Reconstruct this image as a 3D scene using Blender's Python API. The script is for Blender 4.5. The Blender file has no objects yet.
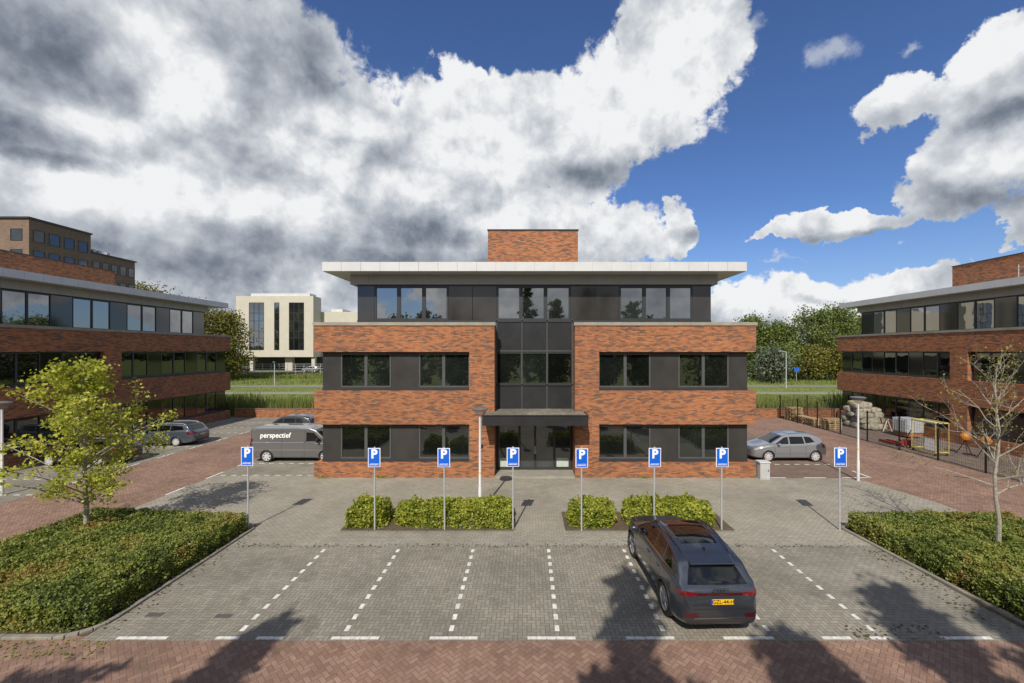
import bpy, bmesh, math, random
import numpy as np
from mathutils import Vector, Matrix
from mathutils.bvhtree import BVHTree
random.seed(11); rng = np.random.default_rng(11)
scene = bpy.context.scene
COL = scene.collection
R = math.radians
F, PX0, PY0, CAMH = 430.0, 527.0, 350.5, 6.4

# ------------------------------------------------------------------ materials
class NT:
    """small wrapper to write node trees tersely"""
    def __init__(s, tree):
        s.t = tree; s.n = tree.nodes; s.l = tree.links
    def node(s, kind, **kw):
        n = s.n.new(kind)
        for k, v in kw.items(): setattr(n, k, v)
        return n
    def put(s, sock, v):
        if isinstance(v, bpy.types.NodeSocket): s.l.new(v, sock)
        elif v is not None: sock.default_value = v
    def m(s, op, a, b=None, c=None, clamp=False):
        n = s.n.new('ShaderNodeMath'); n.operation = op; n.use_clamp = clamp
        s.put(n.inputs[0], a)
        if b is not None: s.put(n.inputs[1], b)
        if c is not None: s.put(n.inputs[2], c)
        return n.outputs[0]
    def v(s, op, a, b=None):
        n = s.n.new('ShaderNodeVectorMath'); n.operation = op
        s.put(n.inputs[0], a)
        if b is not None: s.put(n.inputs[1], b)
        return n.outputs['Value'] if op in ('DOT_PRODUCT', 'LENGTH') else n.outputs[0]
    def mix(s, f, a, b, blend='MIX'):
        n = s.n.new('ShaderNodeMix'); n.data_type = 'RGBA'; n.blend_type = blend
        s.put(n.inputs[0], f)
        s.put(n.inputs[6], a if isinstance(a, bpy.types.NodeSocket) else (*a, 1)); s.put(n.inputs[7], b if isinstance(b, bpy.types.NodeSocket) else (*b, 1))
        return n.outputs[2]
    def comb(s, x, y, z=0.0):
        n = s.n.new('ShaderNodeCombineXYZ')
        for i, q in enumerate((x, y, z)): s.put(n.inputs[i], q)
        return n.outputs[0]
    def sep(s, a):
        n = s.n.new('ShaderNodeSeparateXYZ'); s.put(n.inputs[0], a); return n.outputs
    def noise(s, vec, scale, detail=4, rough=0.55, dist=0.0):
        n = s.n.new('ShaderNodeTexNoise'); s.put(n.inputs['Vector'], vec)
        n.inputs['Scale'].default_value = scale; n.inputs['Detail'].default_value = detail
        n.inputs['Roughness'].default_value = rough; n.inputs['Distortion'].default_value = dist
        return n.outputs['Fac']
    def ramp(s, f, stops, interp='LINEAR'):
        n = s.n.new('ShaderNodeValToRGB'); s.put(n.inputs[0], f); e = n.color_ramp.elements
        n.color_ramp.interpolation = interp
        while len(e) < len(stops): e.new(0.5)
        for el, (p, c) in zip(e, stops): el.position = p; el.color = (*c, 1) if len(c) == 3 else c
        return n.outputs[0]
    def rng(s, x, a, b, c, d):
        n = s.n.new('ShaderNodeMapRange'); s.put(n.inputs[0], x)
        for i, q in enumerate((a, b, c, d)): n.inputs[i + 1].default_value = q
        return n.outputs[0]
    def smooth(s, x, a, b):
        n = s.n.new('ShaderNodeMapRange'); n.interpolation_type = 'SMOOTHSTEP'; s.put(n.inputs[0], x)
        n.inputs[1].default_value = a; n.inputs[2].default_value = b
        return n.outputs[0]

MATS = {}
def material(name):
    m = bpy.data.materials.new(name); m.use_nodes = True
    g = NT(m.node_tree); b = g.n.get('Principled BSDF')
    MATS[name] = m
    return m, g, b
def pos(g): return g.node('ShaderNodeNewGeometry').outputs['Position']
def bump(g, b, h, strength=0.3, dist=0.02):
    n = g.node('ShaderNodeBump'); g.put(n.inputs['Height'], h)
    n.inputs['Strength'].default_value = strength; n.inputs['Distance'].default_value = dist
    g.l.new(n.outputs[0], b.inputs['Normal'])
def plain(name, col, rough=0.5, metal=0.0, var=0.12, scale=3.0, coat=0.0, ior=None, bmp=0.0):
    m, g, b = material(name)
    p = g.node('ShaderNodeTexCoord').outputs['Object']
    n = g.noise(p, scale, 6, 0.6)
    k = g.rng(n, 0.25, 0.75, 1 - var, 1 + var)
    c = g.v('MULTIPLY', tuple(col), g.comb(k, k, k))
    g.l.new(c, b.inputs['Base Color'])
    r2 = g.rng(g.noise(p, scale * 3, 4), 0.2, 0.8, max(0.01, rough * 0.85), min(1, rough * 1.15))
    g.l.new(r2, b.inputs['Roughness'])
    b.inputs['Metallic'].default_value = metal
    if coat: b.inputs['Coat Weight'].default_value = coat; b.inputs['Coat Roughness'].default_value = 0.03
    if ior: b.inputs['IOR'].default_value = ior
    if bmp: bump(g, b, g.noise(p, scale * 20, 3), bmp, 0.01)
    return m

def brick_mat(name, stops, mortar):
    m, g, b = material(name)
    x, y, z = g.sep(pos(g))
    u = g.m('ADD', x, y)
    vec = g.comb(u, z, 0.0)
    t = g.node('ShaderNodeTexBrick', offset=0.5)
    g.put(t.inputs['Vector'], vec)
    for k, v in (('Scale', 1.0), ('Mortar Size', 0.006), ('Mortar Smooth', 0.25), ('Bias', 0.0), ('Brick Width', 0.24), ('Row Height', 0.062)):
        t.inputs[k].default_value = v
    t.inputs['Color1'].default_value = (0, 0, 0, 1); t.inputs['Color2'].default_value = (1, 1, 1, 1); t.inputs['Mortar'].default_value = (0.5, 0.5, 0.5, 1)
    # second lookup: cluster noise sampled per brick row, so darks gather in streaks
    zr = g.m('MULTIPLY', g.m('FLOOR', g.m('DIVIDE', z, 0.062)), 0.062)
    ur = g.m('SNAP', u, 0.12)
    cl = g.noise(g.comb(g.m('MULTIPLY', ur, 1.9), g.m('MULTIPLY', zr, 8.5), 3.3), 1.0, 3, 0.65)
    r = g.m('ADD', g.m('MULTIPLY', t.outputs['Color'], 0.42), g.m('MULTIPLY', cl, 0.9))
    col = g.ramp(r, stops)
    big = g.noise(g.comb(u, z, 7.0), 0.35, 4, 0.6)
    k = g.rng(big, 0.3, 0.7, 0.85, 1.1)
    col = g.v('MULTIPLY', col, g.comb(k, k, k))
    col = g.mix(t.outputs['Fac'], col, mortar)
    g.l.new(col, b.inputs['Base Color'])
    b.inputs['Roughness'].default_value = 0.85
    bump(g, b, g.m('ADD', g.m('MULTIPLY', t.outputs['Fac'], -0.6), g.m('MULTIPLY', t.outputs['Color'], 0.35)), 0.6, 0.012)
    return m

def paver_mat(name, w, stops, joint, rot=0.0, dirt=(0.1, 0.09, 0.07), dirt_amt=0.35, rough=0.85, mottled=1.0):
    """2:1 herringbone of small pavers, each with a tone of its own"""
    m, g, b = material(name)
    P = pos(g); x, y, z = g.sep(P)
    c, s_ = math.cos(rot), math.sin(rot)
    xr = g.m('ADD', g.m('MULTIPLY', x, c / w), g.m('MULTIPLY', y, s_ / w))
    yr = g.m('ADD', g.m('MULTIPLY', x, -s_ / w), g.m('MULTIPLY', y, c / w))
    i = g.m('FLOOR', xr); j = g.m('FLOOR', yr)
    fx = g.m('SUBTRACT', xr, i); fy = g.m('SUBTRACT', yr, j)
    k = g.m('FLOORED_MODULO', g.m('SUBTRACT', i, j), 4.0)
    k1 = g.m('COMPARE', k, 1.0, 0.1); k2 = g.m('COMPARE', k, 2.0, 0.1)
    vert = g.m('GREATER_THAN', k, 1.5)
    ida = g.m('SUBTRACT', i, k1); idb = g.m('SUBTRACT', j, k2)
    lx = g.m('ADD', fx, k1); ly = g.m('ADD', fy, k2)
    def sel(a, bb): # vert ? bb : a
        return g.m('ADD', g.m('MULTIPLY', a, g.m('SUBTRACT', 1.0, vert)), g.m('MULTIPLY', bb, vert))
    la = sel(lx, ly); lb = sel(fy, fx)
    e = g.m('MINIMUM', g.m('MINIMUM', la, g.m('SUBTRACT', 2.0, la)), g.m('MINIMUM', lb, g.m('SUBTRACT', 1.0, lb)))
    gap = g.m('SUBTRACT', 1.0, g.smooth(e, 0.03, 0.11))
    wn = g.node('ShaderNodeTexWhiteNoise', noise_dimensions='3D')
    g.put(wn.inputs[0], g.comb(ida, idb, vert))
    big = g.noise(P, 0.45, 6, 0.62)
    mid = g.noise(P, 2.3, 5, 0.6)
    r = g.m('ADD', g.m('MULTIPLY', wn.outputs['Value'], 0.5), g.m('MULTIPLY', mid, 0.5))
    fine = g.noise(P, 38, 4, 0.7); r = g.m('ADD', r, g.m('MULTIPLY', g.m('SUBTRACT', fine, .5), .5))
    col = g.ramp(r, stops)
    kk = g.rng(big, 0.3, 0.7, 1 - 0.28 * mottled, 1 + 0.24 * mottled)
    col = g.v('MULTIPLY', col, g.comb(kk, kk, kk))
    st = g.m('MULTIPLY', g.smooth(g.noise(P, 1.1, 8, 0.7, 0.6), 0.55, 0.75), dirt_amt)
    col = g.mix(st, col, dirt)
    oil = g.m('MULTIPLY', g.smooth(g.noise(P, .85, 4, .55), .60, .70), .38)
    col = g.mix(oil, col, (0.075, 0.068, 0.058))
    col = g.mix(g.m('MULTIPLY', gap, 0.75), col, joint)
    g.l.new(col, b.inputs['Base Color']); b.inputs['Roughness'].default_value = rough
    bump(g, b, g.m('ADD', g.m('MULTIPLY', gap, -1.0), g.m('MULTIPLY', wn.outputs['Value'], 0.25)), 0.5, 0.008)
    return m

def tile_mat(name, bw, bh, stops, joint, dirt, dirt_amt=0.3):
    m, g, b = material(name)
    P = pos(g)
    t = g.node('ShaderNodeTexBrick', offset=0.5); g.put(t.inputs['Vector'], P)
    for k, v in (('Scale', 1.0), ('Mortar Size', 0.009), ('Mortar Smooth', 0.2), ('Bias', 0.0), ('Brick Width', bw), ('Row Height', bh)):
        t.inputs[k].default_value = v
    t.inputs['Color1'].default_value = (0, 0, 0, 1); t.inputs['Color2'].default_value = (1, 1, 1, 1); t.inputs['Mortar'].default_value = (.5, .5, .5, 1)
    r = g.m('ADD', g.m('MULTIPLY', t.outputs['Color'], 0.5), g.m('MULTIPLY', g.noise(P, 1.7, 5, 0.6), 0.5))
    col = g.ramp(r, stops)
    big = g.m('MULTIPLY', g.rng(g.noise(P, 0.3, 6, 0.65), 0.3, 0.7, 0.74, 1.2), g.rng(g.noise(P, 30, 4, 0.7), 0.3, 0.7, 0.8, 1.2))
    col = g.v('MULTIPLY', col, g.comb(big, big, big))
    st = g.m('MULTIPLY', g.smooth(g.noise(P, 0.8, 9, 0.72, 0.5), 0.52, 0.72), dirt_amt)
    col = g.mix(st, col, dirt)
    moss = g.m('MULTIPLY', t.outputs['Fac'], g.smooth(g.noise(P, .7, 5, .6), .5, .62))
    col = g.mix(g.m('MULTIPLY', t.outputs['Fac'], 0.95), col, joint)
    col = g.mix(g.m('MULTIPLY', moss, .6), col, (0.10, 0.11, 0.04))
    g.l.new(col, b.inputs['Base Color']); b.inputs['Roughness'].default_value = 0.88
    bump(g, b, g.m('MULTIPLY', t.outputs['Fac'], -1.0), 0.5, 0.008)
    return m

def leaf_mat(name, stops, trans=0.35, rough=0.55, nscale=0.8, patch=.4):
    m, g, b = material(name)
    geo = g.node('ShaderNodeNewGeometry')
    r = g.m('ADD', g.m('MULTIPLY', geo.outputs['Random Per Island'], 1 - patch), g.m('MULTIPLY', g.rng(g.noise(geo.outputs['Position'], nscale, 5, .6), .28, .72, 0, 1), patch))
    col = g.ramp(r, stops)
    g.l.new(col, b.inputs['Base Color']); b.inputs['Roughness'].default_value = rough
    b.inputs['Specular IOR Level'].default_value = 0.3
    tr = g.node('ShaderNodeBsdfTranslucent'); g.l.new(g.v('MULTIPLY', col, (1.25, 1.3, 0.7)), tr.inputs[0])
    mx = g.node('ShaderNodeMixShader'); mx.inputs[0].default_value = trans
    g.l.new(b.outputs[0], mx.inputs[1]); g.l.new(tr.outputs[0], mx.inputs[2])
    g.l.new(mx.outputs[0], g.n['Material Output'].inputs['Surface'])
    return m

def glass_mat(name, tint, ior, rough=0.015, wav=0.12):
    m, g, b = material(name)
    p = pos(g)
    k = g.m('MULTIPLY', g.rng(g.noise(p, 0.6, 3), 0.3, 0.7, 0.6, 1.5), g.rng(g.node('ShaderNodeObjectInfo').outputs['Random'], 0, 1, .4, 1.7))
    g.l.new(g.v('MULTIPLY', tint, g.comb(k, k, k)), b.inputs['Base Color'])
    b.inputs['Roughness'].default_value = rough; b.inputs['IOR'].default_value = ior
    bump(g, b, g.noise(p, 0.9, 2), wav, 0.02)
    return m

BRICK = brick_mat('orange_brick', [(0.36, (0.095, 0.055, 0.042)), (0.5, (0.165, 0.078, 0.044)), (0.6, (0.28, 0.10, 0.042)), (0.72, (0.365, 0.132, 0.048)), (0.92, (0.43, 0.172, 0.064))], (0.17, 0.125, 0.095))
BRICK_OLD = brick_mat('brown_brick', [(0.3, (0.10, 0.065, 0.05)), (0.6, (0.19, 0.12, 0.088)), (0.9, (0.23, 0.15, 0.11))], (0.15, 0.12, 0.1))
RED_PAVE = paver_mat('red_pavers', 0.105, [(0.15, (0.185, 0.105, 0.075)), (0.5, (0.245, 0.148, 0.105)), (0.85, (0.305, 0.20, 0.145))], (0.13, 0.092, 0.072), rot=R(45), dirt=(0.27, 0.2, 0.15), dirt_amt=.5)
GREY_PAVE = paver_mat('grey_pavers', 0.105, [(0.15, (0.20, 0.184, 0.148)), (0.5, (0.238, 0.219, 0.178)), (0.85, (0.28, 0.26, 0.212))], (0.09, 0.083, 0.068), rot=0.0, dirt=(0.31, 0.285, 0.235), dirt_amt=.5)
LIGHT_PAVE = tile_mat('light_paving', 0.21, 0.105, [(0.1, (0.25, 0.232, 0.188)), (0.5, (0.295, 0.274, 0.224)), (0.9, (0.35, 0.328, 0.27))], (0.15, 0.14, 0.115), (0.39, 0.365, 0.31), 0.5)
BAND_PAVE = tile_mat('kerb_band_paving', 0.6, 0.3, [(0.1, (0.24, 0.23, 0.19)), (0.9, (0.32, 0.3, 0.26))], (0.12, 0.11, 0.09), (0.2, 0.17, 0.12), 0.5)
KERB = plain('kerb_concrete', (0.23, 0.215, 0.18), 0.9, var=0.3, scale=4, bmp=0.3)
PAINT = plain('road_paint', (0.62, 0.61, 0.57), 0.7, var=0.3, scale=9)
CONCRETE = plain('coping_concrete', (0.27, 0.255, 0.215), 0.85, var=0.2, scale=2, bmp=0.2)
WHITE_METAL = plain('white_cladding', (0.55, 0.56, 0.57), 0.4, var=0.08, scale=1)
GREY_SOFFIT = plain('grey_soffit', (0.36, 0.355, 0.33), 0.5, var=0.06, scale=1)
ANTHRA = plain('anthracite_metal', (0.026, 0.027, 0.029), 0.3, var=0.25, scale=1.2)
FRAME = plain('dark_frame', (0.032, 0.034, 0.038), 0.4, var=0.1)
MULL = plain('grey_mullion', (0.075, 0.078, 0.082), 0.4, var=0.1)
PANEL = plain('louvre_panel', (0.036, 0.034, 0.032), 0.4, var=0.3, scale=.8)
GLASS = glass_mat('window_glass', (0.014, 0.017, 0.017), 3.3)
PANEL_D = plain('dark_panel', (0.012, 0.011, 0.010), 0.06, var=0.3, ior=1.75)
GLASS_LOW = glass_mat('lower_window_glass', (0.007, 0.009, 0.008), 2.0)
PANEL_G = plain('gloss_panel', (0.035, 0.032, 0.030), 0.1, var=0.3, scale=.8, ior=1.6)
GLASS_FAR = glass_mat('tower_glass', (0.012, 0.016, 0.02), 1.9)
GLASS_DOOR = glass_mat('door_glass', (0.03, 0.034, 0.036), 1.9)
ROOF = plain('roof_bitumen', (0.07, 0.07, 0.07), 0.9, var=0.2)
GALV = plain('galvanised_steel', (0.48, 0.5, 0.52), 0.45, metal=0.35, var=0.15, scale=5)
SIGN_BLUE = plain('sign_blue', (0.005, 0.11, 0.62), 0.4, var=0.08)
SIGN_WHITE = plain('sign_white', (0.82, 0.84, 0.86), 0.4, var=0.03)
BARK = plain('brown_bark', (0.12, 0.095, 0.07), 0.9, var=0.4, scale=12, bmp=0.5)
BARK_PALE = plain('pale_bark', (0.29, 0.27, 0.22), 0.85, var=0.5, scale=14, bmp=0.4)
BLACK = plain('black_plastic', (0.012, 0.012, 0.013), 0.5)
RUBBER = plain('tyre_rubber', (0.018, 0.018, 0.018), 0.8)
ALLOY = plain('alloy_rim', (0.55, 0.55, 0.56), 0.35, metal=0.15)
WOOD = plain('pallet_wood', (0.40, 0.29, 0.16), 0.8, var=0.3, scale=6)
CREAM = plain('cream_stone', (0.49, 0.465, 0.39), 0.75, var=0.06, scale=0.6)

def soil_mat(name, stops, scale=1.2):
    m, g, b = material(name); P = pos(g)
    r = g.m('ADD', g.m('MULTIPLY', g.noise(P, scale, 8, 0.7), 0.6), g.m('MULTIPLY', g.noise(P, scale * 0.12, 4, 0.6), 0.4))
    g.l.new(g.ramp(r, stops), b.inputs['Base Color']); b.inputs['Roughness'].default_value = 0.95
    bump(g, b, g.noise(P, scale * 6, 6, 0.7), 0.7, 0.06)
    return m
GRASS = soil_mat('grass_ground', [(0.3, (0.08, 0.12, 0.025)), (0.5, (0.15, 0.2, 0.04)), (0.62, (0.22, 0.25, 0.06)), (0.75, (0.28, 0.27, 0.1))], 0.9)
SOIL = soil_mat('planting_soil', [(0.3, (0.06, 0.04, 0.025)), (0.5, (0.11, 0.08, 0.05)), (0.7, (0.17, 0.13, 0.085))], 5)
L_YOUNG = leaf_mat('young_tree_leaf', [(0.1, (0.17, 0.20, 0.03)), (0.5, (0.37, 0.40, 0.055)), (0.9, (0.60, 0.57, 0.12))], 0.45)
L_GREEN = leaf_mat('tree_leaf', [(0.1, (0.045, 0.075, 0.018)), (0.5, (0.115, 0.155, 0.035)), (0.9, (0.24, 0.27, 0.065))], 0.25, nscale=0.25)
L_YELLOW = leaf_mat('yellowing_leaf', [(0.1, (0.09, 0.095, 0.02)), (0.5, (0.16, 0.155, 0.03)), (0.9, (0.24, 0.22, 0.05))], 0.25, nscale=0.25)
L_HEDGE = leaf_mat('cotoneaster_leaf', [(0.15, (0.055, 0.08, 0.022)), (0.42, (0.16, 0.205, 0.045)), (0.6, (0.28, 0.31, 0.07)), (0.72, (0.32, 0.28, 0.085)), (0.8, (0.30, 0.18, 0.06)), (0.92, (0.26, 0.11, 0.05))], 0.3, nscale=0.7, patch=.62)
L_BUSH = leaf_mat('bright_shrub_leaf', [(0.1, (0.09, 0.14, 0.02)), (0.5, (0.29, 0.33, 0.04)), (0.9, (0.56, 0.55, 0.11))], 0.4, nscale=2)
L_REED = leaf_mat('reed_blade', [(0.1, (0.08, 0.12, 0.03)), (0.5, (0.17, 0.21, 0.05)), (0.9, (0.30, 0.29, 0.11))], 0.3, nscale=0.3)
L_RUST = leaf_mat('reddish_leaf', [(0.1, (0.07, 0.055, 0.02)), (0.9, (0.16, 0.12, 0.045))], 0.25, nscale=0.3)
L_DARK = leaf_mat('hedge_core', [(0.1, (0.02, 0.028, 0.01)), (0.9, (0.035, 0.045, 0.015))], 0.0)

# ------------------------------------------------------------------ object helpers
def wloc(o):
    v = Vector((0, 0, 0))
    while o is not None: v += o.location; o = o.parent
    return v
def link(name, me, mats, parent=None, origin=None):
    o = bpy.data.objects.new(name, me)
    for m in (mats if isinstance(mats, (list, tuple)) else [mats]): me.materials.append(m)
    COL.objects.link(o)
    if parent is not None:
        o.parent = parent; me.transform(Matrix.Translation(-wloc(parent)))
    elif origin is not None:
        me.transform(Matrix.Translation(-Vector(origin))); o.location = origin
    return o
def tag(o, label=None, cat=None, group=None, kind=None):
    if label: o['label'] = label
    if cat: o['category'] = cat
    if group: o['group'] = group
    if kind: o['kind'] = kind
    return o
def empty(name, loc, label, cat, group=None):
    o = bpy.data.objects.new(name, None); COL.objects.link(o); o.location = loc
    o.empty_display_size = 0.3
    return tag(o, label, cat, group)
def copy_tree(o, parent=None):
    c = o.copy(); COL.objects.link(c)
    if parent is not None: c.parent = parent
    for ch in [q for q in o.children]: copy_tree(ch, c)
    return c

class MB:
    """mesh builder; an optional frame maps (along, out, up) of a facade to the world"""
    def __init__(s, frame=None): s.v = []; s.f = []; s.frame = frame; s.smooth = False
    def add(s, vs, fs):
        n = len(s.v)
        if s.frame: vs = [s.frame(*q) for q in vs]
        s.v += [tuple(q) for q in vs]; s.f += [tuple(i + n for i in f) for f in fs]; return s
    def box(s, x0, x1, y0, y1, z0, z1):
        return s.add([(x0,y0,z0),(x1,y0,z0),(x1,y1,z0),(x0,y1,z0),(x0,y0,z1),(x1,y0,z1),(x1,y1,z1),(x0,y1,z1)],
                     [(0,3,2,1),(4,5,6,7),(0,1,5,4),(1,2,6,5),(2,3,7,6),(3,0,4,7)])
    def tube(s, pts, rad, n=8, cap=True):
        pts = [Vector(p) for p in pts]
        rr = rad if isinstance(rad, (list, tuple)) else [rad] * len(pts)
        vs = []; fs = []; up = None
        for i, p in enumerate(pts):
            d = (pts[min(i + 1, len(pts) - 1)] - pts[max(i - 1, 0)])
            if d.length < 1e-6: d = Vector((0, 0, 1))
            d.normalize()
            if up is None: up = d.orthogonal().normalized()
            a = (up - d * up.dot(d))
            a = a.normalized() if a.length > 1e-4 else d.orthogonal().normalized()
            up = a; b = d.cross(a)
            for k in range(n):
                t = 2 * math.pi * k / n
                vs.append(p + (a * math.cos(t) + b * math.sin(t)) * rr[i])
        for i in range(len(pts) - 1):
            for k in range(n):
                k2 = (k + 1) % n
                fs.append((i*n+k, i*n+k2, (i+1)*n+k2, (i+1)*n+k))
        if cap: fs.append(tuple(range(n))[::-1]); fs.append(tuple((len(pts)-1)*n + k for k in range(n)))
        return s.add(vs, fs)
    def lathe(s, prof, c=(0,0,0), n=20, axis='z', caps=True):
        vs = []; fs = []
        for r, h in prof:
            for k in range(n):
                t = 2 * math.pi * k / n
                a, b = r * math.cos(t), r * math.sin(t)
                q = (a, b, h) if axis == 'z' else (a, h, b)
                vs.append((q[0]+c[0], q[1]+c[1], q[2]+c[2]))
        m = len(prof)
        for i in range(m - 1):
            for k in range(n):
                k2 = (k+1) % n
                fs.append((i*n+k, i*n+k2, (i+1)*n+k2, (i+1)*n+k))
        if caps: fs.append(tuple(range(n))[::-1]); fs.append(tuple((m-1)*n+k for k in range(n)))
        return s.add(vs, fs)
    def poly(s, pts, z0, z1):
        n = len(pts)
        return s.add([(x, y, z0) for x, y in pts] + [(x, y, z1) for x, y in pts],
                     [tuple(range(n))[::-1], tuple(range(n, 2*n))] + [(i, (i+1) % n, n+(i+1) % n, n+i) for i in range(n)])
    def sheet(s, pts, z):
        return s.add([(x, y, z) for x, y in pts], [tuple(range(len(pts)))])
    def mesh(s, name, smooth=False):
        me = bpy.data.meshes.new(name); me.from_pydata(s.v, [], s.f); me.update()
        bm = bmesh.new(); bm.from_mesh(me)
        if len(me.polygons) < 60000 and any(len(f) > 2 for f in s.f) and not getattr(s, 'open', False):
            bmesh.ops.recalc_face_normals(bm, faces=bm.faces)
        if smooth:
            for f in bm.faces: f.smooth = True
            for e in bm.edges:
                if len(e.link_faces) == 2 and e.calc_face_angle(0) > R(38): e.smooth = False
        bm.to_mesh(me); bm.free()
        return me
    def build(s, name, mats, parent=None, smooth=False, origin=None, bevel=0):
        o = link(name, s.mesh(name, smooth), mats, parent, origin)
        if bevel:
            md = o.modifiers.new('bevel', 'BEVEL'); md.width = bevel; md.segments = 2; md.limit_method = 'ANGLE'
        return o

def quads_obj(name, V, mat, parent=None, origin=None):
    """V: (N,4,3) array of leaf quads -> one mesh"""
    n = len(V); off = np.zeros(3)
    if parent is not None: off = np.array(wloc(parent))
    elif origin is not None: off = np.array(origin)
    me = bpy.data.meshes.new(name)
    me.vertices.add(n * 4); me.loops.add(n * 4); me.polygons.add(n)
    me.vertices.foreach_set('co', (V.reshape(-1, 3) - off).astype(np.float32).ravel())
    me.loops.foreach_set('vertex_index', np.arange(n * 4, dtype=np.int32))
    me.polygons.foreach_set('loop_start', np.arange(0, n * 4, 4, dtype=np.int32))
    me.update(calc_edges=True); me.validate()
    o = bpy.data.objects.new(name, me); me.materials.append(mat); COL.objects.link(o)
    if parent is not None: o.parent = parent
    elif origin is not None: o.location = origin
    return o
def leaves(C, size, up=0.5, aspect=0.55):
    n = len(C)
    nr = rng.normal(size=(n, 3)); nr[:, 2] += up * np.sign(rng.random(n) - 0.15)
    nr /= np.linalg.norm(nr, axis=1)[:, None] + 1e-9
    t = rng.normal(size=(n, 3)); t -= nr * (t * nr).sum(1)[:, None]; t /= np.linalg.norm(t, axis=1)[:, None] + 1e-9
    b = np.cross(nr, t)
    s = (size * (0.6 + 0.8 * rng.random(n)))[:, None] * 0.5
    return np.stack([C - t * s, C + b * s * aspect * 1.3 + t * s * 0.1, C + t * s, C - b * s * aspect * 1.3 + t * s * 0.1], axis=1)

def text_mesh(txt, size, mat, name, parent, matrix, extrude=0.003, offset=0.0, align='CENTER', bold_x=1.0):
    cu = bpy.data.curves.new('tmp_text', 'FONT'); cu.body = txt; cu.size = size; cu.extrude = extrude; cu.offset = offset
    cu.align_x = align; cu.align_y = 'CENTER'; cu.resolution_u = 4
    to = bpy.data.objects.new('tmp_text', cu); COL.objects.link(to)
    bpy.context.view_layer.update()
    me = bpy.data.meshes.new_from_object(to.evaluated_get(bpy.context.evaluated_depsgraph_get()))
    bpy.data.objects.remove(to); bpy.data.curves.remove(cu)
    me.materials.clear(); me.transform(matrix @ Matrix.Diagonal((bold_x, 1, 1, 1)))
    return link(name, me, mat, parent)
# ------------------------------------------------------------------ ground sheets
def sheet(name, pts, z, mat):
    mb = MB(); mb.sheet(pts, z); mb.open = True
    o = mb.build(name, mat); tag(o, kind='structure'); return o
sheet('ground', [(-900, -400), (900, -400), (900, 1400), (-900, 1400)], 0.0, GRASS)
sheet('road', [(-60, -14), (60, -14), (60, 9.47), (23.9, 9.47), (23.9, 41.1), (-60, 41.1)], 0.004, RED_PAVE)
YARD = tile_mat('yard_paving', 0.21, 0.105, [(0.1, (0.12, 0.09, 0.075)), (0.9, (0.22, 0.165, 0.135))], (0.07, 0.055, 0.045), (0.2, 0.17, 0.14), 0.4)
sheet('yard_pavement', [(23.9, 9.6), (60, 9.6), (60, 41.1), (23.9, 41.1)], 0.005, YARD)
BROWN = tile_mat('bay_paving', 0.21, 0.105, [(0.1, (0.15, 0.1, 0.08)), (0.9, (0.25, 0.17, 0.135))], (0.08, 0.06, 0.05), (0.2, 0.17, 0.13), 0.4)
sheet('car_park', [(-9.86, 9.47), (11.6, 9.47), (11.35, 14.02), (-9.86, 14.02)], 0.009, GREY_PAVE)
sheet('kerb_band', [(-9.86, 14.02), (11.35, 14.02), (11.3, 14.32), (-9.86, 14.32)], 0.013, BAND_PAVE)
sheet('forecourt', [(-9.86, 14.32), (11.3, 14.32), (11.3, 15.7), (17.1, 15.7), (17.25, 17.9), (16.6, 20.9), (15.8, 21.5), (11.6, 21.5), (11.6, 35), (-10.6, 35), (-10.6, 21.9), (-15.95, 21.9), (-15.95, 16.0), (-9.86, 15.8)], 0.010, LIGHT_PAVE)
sheet('van_bay_pavement', [(-15.95, 21.9), (-10.6, 21.9), (-10.6, 41.0), (-15.95, 41.0)], 0.012, GREY_PAVE)
sheet('right_bay_pavement', [(11.6, 21.55), (17.3, 21.55), (17.3, 41.0), (11.6, 41.0)], 0.012, BROWN)
sheet('left_bay_pavement', [(-27.0, 12.0), (-21.9, 12.0), (-21.9, 41.0), (-27.0, 41.0)], 0.010, GREY_PAVE)
sheet('left_pavement', [(-60, 9.6), (-27.0, 9.6), (-27.0, 41.05), (-60, 41.05)], 0.014, LIGHT_PAVE)
sheet('cycle_path', [(-300, 62.6), (300, 62.6), (300, 65.6), (-300, 65.6)], 0.03, plain('path_concrete', (0.25, 0.225, 0.17), 0.9, var=0.2))
sheet('far_road', [(-300, 74.5), (300, 74.5), (300, 78.0), (-300, 78.0)], 0.03, plain('far_asphalt', (0.2, 0.19, 0.165), 0.9, var=0.15))

# painted / paved markings
def marking(name, rects, label=None):
    mb = MB(); mb.open = True
    for (x0, x1, y0, y1) in rects: mb.sheet([(x0, y0), (x1, y0), (x1, y1), (x0, y1)], 0.017)
    tag(mb.build(name, PAINT), kind='structure')
for X in (-6.5, -4.12, -1.73, 0.69, 3.1, 5.5, 7.88):
    marking('bay_line_marking', [(X - .052, X + .052, y, y + .21) for y in [9.78 + .425 * i for i in range(10)]])
k = 9.53 / 430
for a, b_ in ((116, 167), (215, 239), (256, 283), (331, 379), (429.5, 477.6), (527.5, 576), (626, 675), (724, 774.5), (823, 852), (871, 893), (942, 993)):
    x0, x1 = (a - 527) * k, (b_ - 527) * k
    n = max(2, round((x1 - x0) / .21)); st = (x1 - x0) / n
    marking('bay_end_marking', [(x0 + i * st, x0 + (i + 1) * st - .008, 9.5, 9.6) for i in range(n)])
for Y in (22.0, 24.3, 26.7, 29.1, 31.5): marking('bay_line_marking', [(x, x + .28, Y - .05, Y + .05) for x in np.arange(-15.7, -11, .56)])
for Y in (19.0, 21.3, 23.7, 26.1, 28.5, 30.9, 33.3, 35.7, 38.1): marking('bay_line_marking', [(x, x + .28, Y - .05, Y + .05) for x in np.arange(-26.6, -22.1, .56)])
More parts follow.
